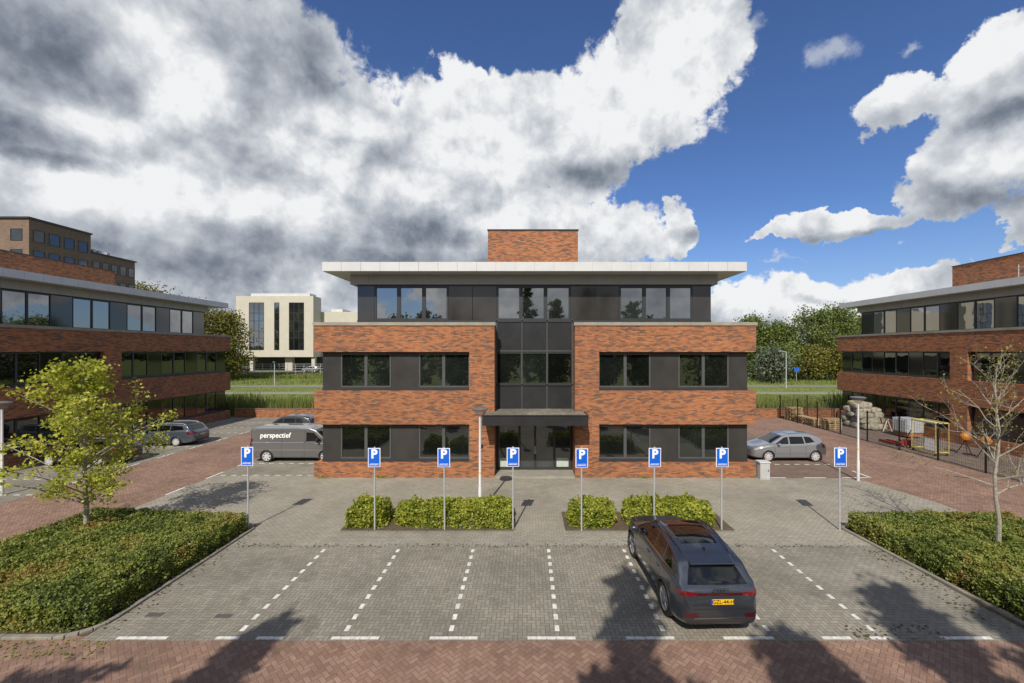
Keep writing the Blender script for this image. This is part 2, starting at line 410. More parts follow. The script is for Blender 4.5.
for Y in (24.1, 26.6, 29.0): marking('bay_line_marking', [(x, x + .28, Y - .05, Y + .05) for x in np.arange(12.2, 17, .56)])
marking('bay_end_marking', [(-21.97, -21.86, y - .6, y + .6) for y in (21.3, 23.7, 26.1, 28.5, 30.9, 33.3, 35.7)])
marking('bay_end_marking', [(-16.03, -15.92, y - .6, y + .6) for y in (19.6, 22.0, 24.3, 26.7, 29.1)])
marking('bay_end_marking', [(a, b_, 21.52, 21.63) for a, b_ in ((12.2, 13.0), (13.9, 15.0), (15.8, 17.1))])
marking('bay_end_marking', [(17.2, 17.32, 21.6, 22.8)])

def strip(name, pts, w, h, label, group=None, mat=None):
    mb = MB()
    for i in range(len(pts) - 1):
        a, b_ = Vector((*pts[i], 0)), Vector((*pts[i+1], 0)); L = (b_ - a).length; d = (b_ - a) / L; n = Vector((-d.y, d.x, 0)) * w / 2
        k_ = max(1, int(L / 1.0)); st = L / k_
        for j in range(k_):
            p, q = a + d * (j * st), a + d * ((j + 1) * st - .008)
            mb.poly([(p + n)[:2], (p - n)[:2], (q - n)[:2], (q + n)[:2]], 0, h)
    return tag(mb.build(name, mat or KERB, bevel=0.012), kind='structure')
arc = [(-10.5 + .7 * math.cos(t), 10.25 + .7 * math.sin(t)) for t in np.linspace(0, -math.pi / 2, 6)]
strip('kerb', [(-9.8, 15.4)] + arc + [(-16.2, 9.55)], .12, .07, '')
strip('kerb', [(-9.8, 15.4), (-16.0, 15.95)], .12, .07, '')
strip('kerb', [(-16.05, 15.95), (-16.1, 9.6)], .12, .07, '')
arc2 = [(12.3 - .75 * math.cos(t), 10.2 + .7 * math.sin(t)) for t in np.linspace(0, -math.pi / 2, 6)]
strip('kerb', [(11.3, 15.45)] + arc2 + [(17.4, 9.5)], .12, .07, '')
strip('kerb', [(11.35, 15.5), (17.1, 15.5), (17.5, 9.6)], .12, .07, '')
sheet('planting_bed', [(-9.85, 9.62), (-9.85, 15.4), (-16, 15.95), (-16.05, 9.62)], 0.02, SOIL)
sheet('planting_bed', [(11.4, 9.6), (11.35, 15.45), (17.1, 15.45), (17.4, 9.6)], 0.02, SOIL)
for a, b_ in ((-6.6, -.45), (1.35, 7.35)):
    sheet('planting_bed', [(a, 15.18), (b_, 15.18), (b_, 16.95), (a, 16.95)], 0.05, SOIL)
    strip('kerb', [(a, 15.15), (b_, 15.15), (b_, 17.0), (a, 17.0), (a, 15.15)], .07, .045, '', mat=LIGHT_PAVE)
# grit, moss and fallen leaves along the kerb lines
def litter(name, xs, ys, n, size, mat):
    C = np.stack([rng.uniform(*xs, n), rng.uniform(*ys, n), np.full(n, 0.022)], 1)
    q = leaves(C, size, 20, 0.8); q[:, :, 2] = 0.02 + rng.random((n, 1)) * .012
    return tag(quads_obj(name, q, mat), kind='stuff')
for (x, y) in ((-9.0, 10.4), (-7.3, 10.35)): tag(MB().box(x - .2, x + .2, y - .08, y + .08, 0, .0125).build('dark_paving_patch', plain('dark_patch', (.09, .085, .075), .7)), kind='structure')  # two small dark rectangles laid flat on the bay paving
litter('fallen_leaves', (-9.6, 11), (13.95, 14.2), 350, 0.05, L_RUST)
litter('fallen_leaves', (10.6, 11.4), (9.7, 13.8), 150, 0.05, L_RUST)
litter('fallen_leaves', (-9.75, -9.3), (9.7, 15), 60, 0.05, L_RUST)
litter('fallen_leaves', (7.3, 9.4), (9.5, 10.0), 90, 0.05, L_RUST)
litter('fallen_leaves', (-12, -9), (8.9, 9.5), 160, 0.05, L_HEDGE)

# ------------------------------------------------------------------ facades
def window(par, fr, u0, u1, z0, z1, d, fw=0.055, glass=None, mull=None):
    mb = MB(fr)
    mb.box(u0, u0 + fw, d - .05, d + .03, z0, z1); mb.box(u1 - fw, u1, d - .05, d + .03, z0, z1)
    mb.box(u0 + fw, u1 - fw, d - .05, d + .025, z0, z0 + fw); mb.box(u0 + fw, u1 - fw, d - .05, d + .025, z1 - fw, z1)
    w = mb.build('window', mull or FRAME, par)
    g = MB(fr); t = [random.uniform(-.0022, .0022) for _ in range(2)]
    du = (u1 - u0) / 2; dz = (z1 - z0) / 2
    P = [(u0 + fw - .01, -1, -1, z0 + fw - .01), (u1 - fw + .01, 1, -1, z0 + fw - .01), (u1 - fw + .01, 1, 1, z1 - fw + .01), (u0 + fw - .01, -1, 1, z1 - fw + .01)]
    fv = [(u, d - .012 + a * t[0] * du + b_ * t[1] * dz, z) for u, a, b_, z in P]
    bv = [(u, d - .04, z) for u, a, b_, z in P]
    g.add(fv + bv, [(0,1,2,3), (7,6,5,4), (0,4,5,1), (1,5,6,2), (2,6,7,3), (3,7,4,0)])
    g.build('pane', glass or GLASS, w)
    return w
def panel(par, fr, u0, u1, z0, z1, d, mat=None):
    mb = MB(fr); mb.box(u0 + .012, u1 - .012, d - .05, d + .02, z0, z1)
    return mb.build('panel', mat or PANEL, par)
def row(par, fr, u0, u1, z0, z1, d, pattern, sill=0.16, mull=None, pm=None, cuts=None, fwd=0.055, glass=None):
    n = len(pattern); w = (u1 - u0) / n
    cuts = cuts or [u0 + i * w for i in range(n + 1)]
    if sill:
        MB(fr).box(u0, u1, d - .05, d + .045, z0, z0 + sill).build('sill', FRAME, par)
    MB(fr).box(u0, u1, d - .05, d + .04, z1 - .07, z1).build('head_frame', FRAME, par)
    for i, c in enumerate(pattern):
        a, b_ = cuts[i], cuts[i + 1]
        if c == 'G': window(par, fr, a, b_, z0 + sill, z1 - .07, d, fwd, glass, mull)
        else: panel(par, fr, a, b_, z0 + sill, z1 - .07, d, pm)
def walls(par, boxes, name='brick_wall', mat=None, fr=None):
    mb = MB(fr)
    for b_ in boxes: mb.box(*b_)
    return mb.build(name, mat or BRICK, par)
def fascia(par, fr, u0, u1, d0, d1, z0, z1, step=0.97):
    """roof slab with a fascia of separate white panels on all four edges"""
    MB(fr).box(u0 + .03, u1 - .03, d0 + .03, d1 - .03, z0, z1 - .03).build('roof', WHITE_METAL, par)
    mb = MB(fr)
    n = round((u1 - u0) / step); s_ = (u1 - u0) / n
    for i in range(n):
        for dd in (d1, d0 + .03): mb.box(u0 + i * s_ + .006, u0 + (i+1) * s_ - .006, dd - .03, dd, z0 - .004, z1)
    n = round((d1 - d0) / step); s_ = (d1 - d0 - .064) / n
    for i in range(n):
        for uu in (u0, u1 - .03): mb.box(uu, uu + .03, d0 + .032 + i * s_ + .006, d0 + .032 + (i+1) * s_ - .006, z0 - .004, z1)
    mb.build('fascia', WHITE_METAL, par)

Z1, Z2, Z3, Z4, Z5, ZC = 0.75, 2.69, 4.37, 6.33, 7.655, 7.82
# ---- the main office building (front brick face at y = 21.58, entrance in a recess)
main = empty('office_building', (0.4, 21.58, 0), 'orange brick office in the middle with glazed entrance recess and white overhanging roof', 'building')
YB, DEP = 21.58, 13.6
fm = lambda u, d, z: (u, YB - d, z)
xl0, xl1, xr0, xr1 = -10.69, -1.63, 2.41, 11.5
for (a, b_, pa, pb) in ((xl0, xl1, -2.9, xl1), (xr0, xr1, xr0, 3.62)):
    walls(main, [(a, b_, -DEP, 0, 0, Z1), (a, b_, -DEP, 0, Z2, Z3), (a, b_, -DEP, 0, Z4, Z5), (pa, pb, -1.4, 0, Z1, Z2), (pa, pb, -1.4, 0, Z3, Z4)], fr=fm)
    w0, w1 = (a + .3, pa) if a < 0 else (pb, b_ - .3)
    ci0, ci1 = (a + .32, b_ - .02) if a < 0 else (a + .02, b_ - .32)
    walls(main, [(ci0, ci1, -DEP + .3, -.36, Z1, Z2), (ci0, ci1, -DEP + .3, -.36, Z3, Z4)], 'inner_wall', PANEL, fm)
    pat = 'PGGPGG' if a < 0 else 'GGPGGP'
    for z0, z1 in ((Z1, Z2), (Z3, Z4)): row(main, fm, w0, w1, z0, z1, -.3, pat, mull=MULL, glass=GLASS_LOW, fwd=.075, cuts=[w0] + [(p - 527) * 21.88 / 430 for p in ((341, 366.2, 391.3, 419, 443.8) if a < 0 else (625, 650.4, 678, 703, 728.5))] + [w1])
    # coping, drawn round the terrace edge
    e = .05; mb = MB(fm)
    mb.box(a - e, b_ + e, -.3, e, Z5, ZC); mb.box(a - e, b_ + e, -DEP - e, -DEP + .3, Z5, ZC)
    xo = a if a < 0 else b_
    if a < 0: mb.box(a - e, a + .3, -DEP + .3, -.3, Z5, ZC)
    else: mb.box(b_ - .3, b_ + e, -DEP + .3, -.3, Z5, ZC)
    mb.build('coping', CONCRETE, main)
    MB(fm).box(a + .3, b_ - .02, -DEP + .3, -.31, Z5, Z5 + .03).build('terrace', ROOF, main)
# side windows of both wings (the side faces)
for sgn, X in ((-1, xl0 + .3), (1, xr1 - .3)):
    fs = (lambda X, sgn: (lambda u, d, z: (X + sgn * d, YB + u, z)))(X, sgn)
    for z0, z1 in ((Z1, Z2), (Z3, Z4)): row(main, fs, .36, DEP - .3, z0, z1, -.0, 'PGGPGGPGGP', mull=MULL, glass=GLASS_LOW)
# central glazed bay
YG = -1.17
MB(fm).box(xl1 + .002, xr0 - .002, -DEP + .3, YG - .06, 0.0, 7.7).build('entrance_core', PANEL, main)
row(main, fm, xl1, xr0, 4.55, 6.36, YG, 'GGG', sill=.08, glass=GLASS_LOW)
for i in range(3):
    a = xl1 + i * (xr0 - xl1) / 3; b_ = a + (xr0 - xl1) / 3
    MB(fm).box(a + .03, b_ - .03, YG - .05, YG, 6.41, 8.02).build('spandrel', ANTHRA, main)
    MB(fm).box(a + .03, b_ - .03, YG - .05, YG, 3.25, 4.5).build('spandrel', ANTHRA, main)
mb = MB(fm)
for i in range(4):
    u = xl1 + .01 + i * (xr0 - xl1 - .06) / 3; mb.box(u, u + .05, YG - .05, YG + .045, 3.2, 8.05)
mb.box(xl1 + .062, xr0 - .062, YG - .05, YG + .034, 6.362, 6.41)
mb.build('mullions', MULL, main)
# entrance doors
px = lambda p: (p - 527) * 22.75 / 430
MB(fm).box(xl1 + .01, xr0 - .01, YG - .05, YG + .05, 2.78, 3.2).build('door_transom', FRAME, main)
for a, b_, dr in ((497.5, 519.5, 0), (519.5, 535.2, 1), (535.2, 554.3, 1), (554.3, 571.2, 0)):
    u0, u1 = px(a), px(b_); f = .06
    mb = MB(fm); mb.box(u0 + .004, u0 + f, YG - .05, YG + .04, .1, 2.78); mb.box(u1 - f, u1 - .004, YG - .05, YG + .04, .1, 2.78)
    mb.box(u0 + f, u1 - f, YG - .05, YG + .035, .1, .22); mb.box(u0 + f, u1 - f, YG - .05, YG + .035, 2.7, 2.78)
    d_ = mb.build('door' if dr else 'side_light', FRAME, main)
    MB(fm).box(u0 + f - .01, u1 - f + .01, YG - .03, YG - .01, .21, 2.71).build('pane', GLASS_DOOR, d_)
    if dr:
        h = u1 - f * .5 if a < 530 else u0 + f * .5
        MB(fm).box(h - .015, h + .015, YG + .041, YG + .09, .95, 1.35).build('handle', GALV, d_)
    else:
        MB(fm).box(u0 + .12, min(u0 + .75, u1 - .1), YG - .009, YG - .004, .25, .72).build('frosted_sticker', plain('frosted_film', (0.42, 0.5, 0.44), 0.6), d_)
MB().box(xl1 + .004, xr0 - .004, 21.5, 22.74, 0, .1).build('doorstep', CONCRETE, main, bevel=.01)
# canopy with a gravel-littered top
cz0, cz1 = 2.84, 3.3
cp = MB().box(-2.12, 2.9, 20.3, 22.68, cz0, cz1).build('canopy', ANTHRA, main, bevel=.012)
mb = MB(); mb.box(-2.14, 2.92, 20.28, 20.36, cz1, cz1 + .05); mb.box(-2.14, -2.06, 20.36, 21.55, cz1, cz1 + .05); mb.box(2.84, 2.92, 20.36, 21.55, cz1, cz1 + .05)
mb.build('canopy_edge', ANTHRA, cp)
MB().box(-2.05, 2.83, 20.37, 22.67, cz1 + .002, cz1 + .03).build('canopy_gravel', soil_mat('canopy_gravel', [(.3, (.05, .045, .035)), (.5, (.16, .15, .12)), (.7, (.35, .33, .28))], 5), cp)
# third floor, grey soffit band, roof
t0, t1, yt = -8.97, 9.73, -1.17
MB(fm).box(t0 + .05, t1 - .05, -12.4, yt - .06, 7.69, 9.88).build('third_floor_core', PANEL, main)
row(main, fm, t0, t1, 7.9, 9.87, yt, 'PGGGPPGGGPPGGGP', sill=.1, pm=PANEL_G, fwd=.1, cuts=[t0] + [(p - 527) * 22.75 / 430 for p in (374.8, 399, 424, 448.5, 472.5, 496.7, 521, 545.5, 570.5, 595, 619, 644, 668, 692.5)] + [t1])
for sgn, X in ((-1, t0), (1, t1)):
    fs = (lambda X, sgn: (lambda u, d, z: (X + sgn * d, YB + u, z)))(X, sgn)
    row(main, fs, 1.25, 12.4, 7.7, 9.87, 0.0, 'PGGPGGPGG', sill=.1)
mb = MB(fm); n = 20; a0, a1 = -9.28, 10.01
mb.box(a0 + .02, a1 - .02, -12.7, -1.0, 9.875, 10.37)
for i in range(n):
    s_ = (a1 - a0) / n; mb.box(a0 + i * s_ + .006, a0 + (i+1) * s_ - .006, -.998, -.98, 9.872, 10.372)
for i in range(12):
    s_ = 11.6 / 12
    for xx in (a0, a1 - .018): mb.box(xx, xx + .018, -12.6 + i * s_ + .006, -12.6 + (i + 1) * s_ - .006, 9.872, 10.372)
mb.build('soffit_band', GREY_SOFFIT, main)
fascia(main, fm, -10.25, 11.0, -DEP - .1, .08, 10.38, 10.83)
walls(main, [(-2.36, 3.08, -12.0, -4.4, 10.8, 13.65)], 'plant_room', fr=fm)
mb = MB(fm)
mb.box(-2.40, 3.12, -4.62, -4.36, 13.65, 13.72); mb.box(-2.40, 3.12, -12.04, -11.8, 13.65, 13.72)
mb.box(-2.40, -2.16, -11.8, -4.62, 13.65, 13.72); mb.box(2.88, 3.12, -11.8, -4.62, 13.65, 13.72)
mb.build('plant_room_coping', ANTHRA, main)
MB(fm).box(-3.9, -3.55, -8, -7.6, 10.8, 11.5).build('roof_vent', GALV, main)
# house number plate by the door
MB(fm).box(-2.34, -2.2, .002, .03, 1.5, 1.68).build('intercom', BLACK, main)

# ---- the twin offices on either side
def side_office(fr, base, label, pent_d, pent_u, third_u):
    b = empty('office_building', base, label, 'building')
    L, D = 22.6, 16.0
    walls(b, [(0, L, -D, 0, 0, Z1), (0, L, -D, 0, Z2, Z3), (0, L, -D, 0, Z4, Z5), (10.9, 12.1, -1.4, 0, Z1, Z2), (10.9, 12.1, -1.4, 0, Z3, Z4), (21.5, L, -1.4, 0, Z1, Z2), (21.5, L, -1.4, 0, Z3, Z4)], fr=fr)
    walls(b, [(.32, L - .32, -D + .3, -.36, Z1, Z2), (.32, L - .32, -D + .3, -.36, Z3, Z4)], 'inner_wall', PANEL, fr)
    for z0, z1 in ((Z1, Z2), (Z3, Z4)):
        row(b, fr, .3, 10.9, z0, z1, -.3, 'PGGPGGPGG', pm=PANEL_D, glass=GLASS_LOW); row(b, fr, 12.1, 21.5, z0, z1, -.3, 'GGPGGPGG', pm=PANEL_D, glass=GLASS_LOW)
    e = .05; mb = MB(fr)
    mb.box(-e, L + e, -.3, e, Z5, ZC); mb.box(-e, L + e, -D - e, -D + .3, Z5, ZC); mb.box(-e, .3, -D + .3, -.3, Z5, ZC); mb.box(L - .3, L + e, -D + .3, -.3, Z5, ZC)
    mb.build('coping', CONCRETE, b)
    MB(fr).box(.3, L - .3, -D + .3, -.31, Z5, Z5 + .03).build('terrace', ROOF, b)
    u0 = third_u; u1 = u0 + 18.75
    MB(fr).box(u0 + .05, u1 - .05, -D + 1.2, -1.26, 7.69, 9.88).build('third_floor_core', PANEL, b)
    row(b, fr, u0, u1, 7.75, 9.87, -1.2, 'PGGPGGPGGPGGPGG', sill=.1, pm=PANEL_D)
    mb = MB(fr); mb.box(u0 - .28, u1 + .3, -D + 1, -1.02, 9.875, 10.37)
    for i in range(20):
        s_ = (u1 - u0 + .56) / 20; mb.box(u0 - .28 + i * s_ + .006, u0 - .28 + (i+1) * s_ - .006, -1.018, -1.0, 9.872, 10.372)
    mb.build('soffit_band', GREY_SOFFIT, b)
    fascia(b, fr, .2, L - .2, -D - .1, -.05, 10.38, 10.83)
    walls(b, [(pent_u, pent_u + 13, -D + 1, pent_d, 10.8, 13.5)], 'plant_room', fr=fr)
    MB(fr).box(pent_u - .04, pent_u + 13.04, -D + .96, pent_d + .04, 13.5, 13.57).build('plant_room_coping', ANTHRA, b)
    return b
fl = lambda u, d, z: (-28.0 + d, 40.6 - u, z)
frr = lambda u, d, z: (29.5 - d, 40.9 - u, z)
left = side_office(fl, (-28, 29.3, 0), 'dark shaded brick office with overhanging roof at the left edge', -9.3, 1.7, 1.75)
right = side_office(frr, (29.5, 29.6, 0), 'red brick office with overhanging roof at the right edge, behind the fenced yard', -6.7, 4.3, 1.45)
# antenna mast on the right-hand roof
am = MB(frr); am.tube([(10.3, -6.0, 10.83), (10.3, -6.0, 14.4)], .035, 6); am.tube([(9.85, -6.0, 10.83), (9.85, -6.0, 12.6)], .03, 6)
for z in (11.4, 11.9, 12.4): am.tube([(9.85, -6, z), (10.3, -6, z)], .02, 5)
for z in (13.3, 13.8, 14.2): am.tube([(10.15, -6, z), (10.45, -6, z)], .03, 5)
am = am.build('roof_antenna', GALV, right)

# low brick wall at the back of the car parks
gw = empty('garden_wall', (0, 41.3, 0), 'low orange brick boundary wall running in front of the reeds and grass at the back', 'wall')
MB().box(-28, 34, 41.15, 41.4, 0, .8).build('wall', BRICK, gw)
MB().box(-28.03, 34.03, 41.12, 41.43, .8, .85).build('coping', plain('wall_coping', (.17, .10, .07), .9), gw)

# ---- brown office tower far left
tw = empty('office_tower', (-76, 66, 0), 'tall brown brick office block with stepped flat roof behind the left office', 'building')
MB().box(-95, -70.2, 60.6, 69.2, 0, 25).build('wall', BRICK_OLD, tw)
MB().box(-92, -70.4, 69.2, 77.2, 0, 22.2).build('wall', BRICK_OLD, tw)
MB().box(-95.2, -70, 60.4, 69.3, 25, 25.25).build('coping', ANTHRA, tw)
MB().box(-92.2, -70.2, 69.31, 77.4, 22.2, 22.4).build('coping', ANTHRA, tw)
ftx = lambda u, d, z: (-70.2 + d, 60.6 + u, z)
fty = lambda u, d, z: (-95 + u, 60.6 - d, z)
ftz = lambda u, d, z: (-70.4 + d, 69.3 + u, z)
for fl_ in range(6):
    zz = 23.6 - fl_ * 2.9
    for i in range(4): window(tw, ftx, .5 + i * 2.05, 2.0 + i * 2.05, zz - 1.7, zz, .02, .08, GLASS_FAR)
    for i in range(7): window(tw, fty, 24.8 - 2.6 - i * 3.4, 24.8 - .9 - i * 3.4, zz - 1.7, zz, .02, .08, GLASS_FAR)
    if fl_ < 5:
        zz = 21.0 - fl_ * 2.9
        for i in range(5): window(tw, ftz, .4 + i * 1.55, 1.6 + i * 1.55, zz - 1.6, zz, .02, .08, GLASS_FAR)
mb = MB()
for y in (70.5, 71.4, 72.8): mb.box(-71.6, -71.1, y, y + .5, 22.2, 23.0)
mb.build('roof_equipment', GALV, tw)

# ---- white office across the road
wb = empty('white_office', (-69, 120, 0), 'cream stone office block raised on columns with tall dark window strips, across the road', 'building')
k = 118 / 430
wx = lambda p: (p - 527) * k
wz = lambda y: 6.4 + (350.5 - y) * k
x0, x1, zb, zt = wx(236), wx(313.3), wz(357), wz(296)
fw = lambda u, d, z: (u, 118 - d, z)
MB().box(x0, x1, 118, 122.5, zb, zt).build('wall', CREAM, wb)
MB().box(x0 + 1, wx(362) + 6, 122.6, 140, zb, 6.4 + (350.5 - 312) * 123 / 430).build('wall', CREAM, wb)
MB().box(x0 + 3.8, x1 - 1.2, 118.5, 122, zt, zt + .8).build('roof_parapet', WHITE_METAL, wb)
MB().box(wx(318), wx(330), 126, 132, 17.4, 18.5).build('roof_plant', WHITE_METAL, wb)
for (a, b_, n) in ((249, 264, 3), (274.3, 279.3, 1), (289, 304, 3)):
    ua, ub = wx(a), wx(b_); st = (ub - ua) / n; lv = [302.5, 313, 321, 331, 338, 350]
    for i in range(n):
        for j in range(5): window(wb, fw, ua + i * st, ua + (i + 1) * st, wz(lv[j + 1]), wz(lv[j]), .03, .07)
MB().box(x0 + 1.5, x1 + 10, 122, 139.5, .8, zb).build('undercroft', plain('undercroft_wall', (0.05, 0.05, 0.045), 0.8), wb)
for p in (250, 312): MB().box(wx(p) - .45, wx(p) + .45, 118.6, 119.6, .8, zb).build('column', CREAM, wb)
MB().box(wx(281.5), wx(289), 119.7, 121, .8, zb).build('column', CREAM, wb)
MB().box(wx(238), wx(309), 112, 118.5, 0, .85).build('terrace_wall', CREAM, wb)
MB().box(wx(309), wx(322), 113, 118.5, 0, .5).build('ramp_wall', CREAM, wb)
# guard rail along the far road
gr = empty('guard_rail', (-69, 100, 0), 'long thin grey rail on posts in front of the cream office', 'railing')
mb = MB()
for z in (2.0, 2.6, 3.1): mb.box(-80, -44, 104, 104.06, z, z + .07)
mb.build('rails', GALV, gr)
for i in range(19): MB().box(-80 + i * 2, -79.92 + i * 2, 104, 104.08, 0, 3.2).build('post', GALV, gr)
# ------------------------------------------------------------------ vehicles
def lerp(tab, x):
    if x <= tab[0][0]: return tab[0][1]
    for (a, va), (b_, vb) in zip(tab, tab[1:]):
        if x <= b_:
            t = (x - a) / (b_ - a); return va + (vb - va) * t
    return tab[-1][1]
def slerp(tab, x, w=0.05):  # lightly smoothed profile
    return (lerp(tab, x - w) + 2 * lerp(tab, x) + lerp(tab, x + w)) / 4
def cr(pts, n):
    out = []
    P = [pts[0]] + pts + [pts[-1]]
    for i in range(1, len(P) - 2):
        p0, p1, p2, p3 = P[i-1], P[i], P[i+1], P[i+2]
        for k in range(n):
            t = k / n
            out.append(tuple(0.5 * ((2*p1[j]) + (-p0[j]+p2[j])*t + (2*p0[j]-5*p1[j]+4*p2[j]-p3[j])*t*t + (-p0[j]+3*p1[j]-3*p2[j]+p3[j])*t**3) for j in (0, 1)))
    out.append(pts[-1]); return out

class Car:
    def __init__(s, name, label, cat, spec, paint, group=None):
        s.sp = spec; s.root = empty(name, (0, 0, 0), label, cat, group); s.paint = paint
        L = spec['L']; st = spec.get('step', .035)
        xs = sorted(set([0, .01, .03, .06, .1] + list(np.arange(.13, L - .12, st)) + [L - .1, L - .06, L - .03, L - .01, L]))
        V = []; Fc = []
        for x in xs:
            zt = slerp(spec['top'], x); zb = lerp(spec['bot'], x); w = slerp(spec['plan'], x, .04)
            e = min(x, L - x); 
            if e < .12: # round the ends over
                q = 1 - (1 - e / .12) ** 2; q = math.sqrt(max(q, 0)); sh = spec.get('endr', .07) * (1 - q)
                zt -= sh; zb += sh * .6; w -= sh * .9
            be = min(lerp(spec['belt'], x), zt - .035)
            tum = spec['tumble']; up = max(0, zt - be)
            wr = w * spec.get('shoulder', .93) - max(0, up - .1) * tum
            mid = zb + (be - zb) * .52
            pts = [(0, zb), (w * .8, zb), (w * .955, zb + .05), (w * .985, zb + (be - zb) * .25), (w, mid), (w * .985, zb + (be - zb) * .8), (w * .965, be - .01),
                   (w * .935 - .02 if up > .12 else w * .93, be + min(.04, up * .4)), (wr + .01, zt - min(.07, up * .35)), (wr - .07, zt - .012), (wr * .55, zt + .012), (0, zt + .02)]
            sec = cr(pts, 4)
            V.append([(x, y, z) for y, z in sec])
        m = len(V[0]); vs = []; fs = []
        for row_ in V:
            vs += row_ + [(x, -y, z) for x, y, z in row_[-2:0:-1]]
        n = 2 * m - 2
        rm = []
        for i in range(len(V) - 1):
            for k in range(n):
                k2 = (k + 1) % n
                f = (i*n+k, i*n+k2, (i+1)*n+k2, (i+1)*n+k)
                c = [sum(vs[q][j] for q in f) / 4 for j in range(3)]
                if not (c[1] is None):
                    hole = any(math.hypot(c[0] - wx_, c[2] - spec['wr']) < spec['arch'] and abs(c[1]) > spec['plan'][2][1] * .45 for wx_ in spec['wheels'])
                (rm if hole else fs).append(f)
        full = fs + rm + [tuple(range(n))[::-1], tuple((len(V)-1)*n + q for q in range(n))]
        s.bvh = BVHTree.FromPolygons([Vector(q) for q in vs], full)
        mb = MB(); mb.add(vs, fs + full[-2:])
        s.body = mb.build('body', paint, s.root, smooth=True)
        # wheel wells, arches, wheels
        for wx_ in spec['wheels']:
            for sg in (-1, 1):
                yo = s.cast_y(wx_, spec['wr'] + spec['arch'] + .02, sg) or spec['plan'][2][1]
                yo = abs(yo)
                lin = MB(); nn = 20; ra = spec['arch'] + .02
                pts = [(wx_ + ra * math.cos(t), spec['wr'] + ra * math.sin(t)) for t in np.linspace(-.45, math.pi + .45, nn)]
                lin.add([(x, sg * (yo - .03), z) for x, z in pts] + [(x, sg * (yo - .34), z) for x, z in pts], [(i, i+1, nn+i+1, nn+i) for i in range(nn-1)] + [tuple(range(nn, 2*nn))])
                lin.build('wheel_well', BLACK, s.root)
                tr = MB(); q1 = []; q2 = []
                for t in np.linspace(-.32, math.pi + .32, 25):
                    for rr_, q in ((spec['arch'] - .012, q1), (spec['arch'] + spec.get('trim', .03), q2)):
                        x, z = wx_ + rr_ * math.cos(t), spec['wr'] + rr_ * math.sin(t)
                        y = s.cast_y(x, max(z, lerp(spec['bot'], x) + .03), sg)
                        q.append((x, y + sg * .012 if y is not None else sg * yo, z))
                inn = [(x, y - sg * .09, z) for x, y, z in q1]
                nn = len(q1); vs2 = q1 + q2 + inn + [(x, y - sg * .02, z) for x, y, z in q2]
                fs2 = [(i, i+1, nn+i+1, nn+i) for i in range(nn-1)] + [(i, i+1, 2*nn+i+1, 2*nn+i) for i in range(nn-1)] + [(nn+i, nn+i+1, 3*nn+i+1, 3*nn+i) for i in range(nn-1)]
                tr.add(vs2, fs2); tr.build('wheel_arch', spec.get('arch_mat', paint), s.root, smooth=True)
                s.wheel(wx_, sg * (yo - .015), sg)
    def cast_y(s, x, z, sg):
        h = s.bvh.ray_cast(Vector((x, sg * 3, z)), Vector((0, -sg, 0)))
        return h[0].y if h[0] else None
    def wheel(s, x, yo, sg):
        r = s.sp['wr']; wd = .21
        w = MB()
        prof = [(r * .66, 0), (r * .9, -.012), (r * .985, .02), (r, .05), (r, wd - .05), (r * .97, wd - .01), (r * .6, wd)]
        w.lathe([(a, sg * (-h)) for a, h in prof], (x, yo, r), 28, 'y', False)
        wh = w.build('wheel', RUBBER, s.root, smooth=True)
        # rim: barrel ring, dark dish, spokes, hub
        d = MB(); d.lathe([(r * .68, -sg * .012), (r * .70, sg * .004), (r * .66, sg * .008), (r * .62, -sg * .02), (r * .60, -sg * .05)], (x, yo, r), 28, 'y', False)
        rim = d.build('rim', s.sp.get('rim_mat', ALLOY), wh, smooth=True)
        b = MB(); b.lathe([(r * .63, -sg * .06), (r * .3, -sg * .062), (.01, -sg * .062)], (x, yo, r), 20, 'y'); b.build('brake', BLACK, wh)
        sp = MB(); ns = s.sp.get('spokes', 5)
        for k in range(ns):
            a = 2 * math.pi * k / ns + .3
            ca, sa = math.cos(a), math.sin(a)
            def P(rad, off, dep): return (x + ca * rad - sa * off, yo + sg * dep, r + sa * rad + ca * off)
            sw = s.sp.get('spoke_w', .03)
            v = [P(.03, -sw, .0), P(.03, sw, .0), P(r * .66, sw * .75, -.002), P(r * .66, -sw * .75, -.002), P(.03, -sw, -.04), P(.03, sw, -.04), P(r * .66, sw * .75, -.04), P(r * .66, -sw * .75, -.04)]
            sp.add(v, [(0,1,2,3),(4,7,6,5),(0,4,5,1),(1,5,6,2),(2,6,7,3),(3,7,4,0)])
        sp.lathe([(.05, -sg * .04), (.055, sg * .004), (.03, sg * .01), (.005, sg * .01)], (x, yo, r), 14, 'y')
        sp.build('spokes', s.sp.get('rim_mat', ALLOY), wh)
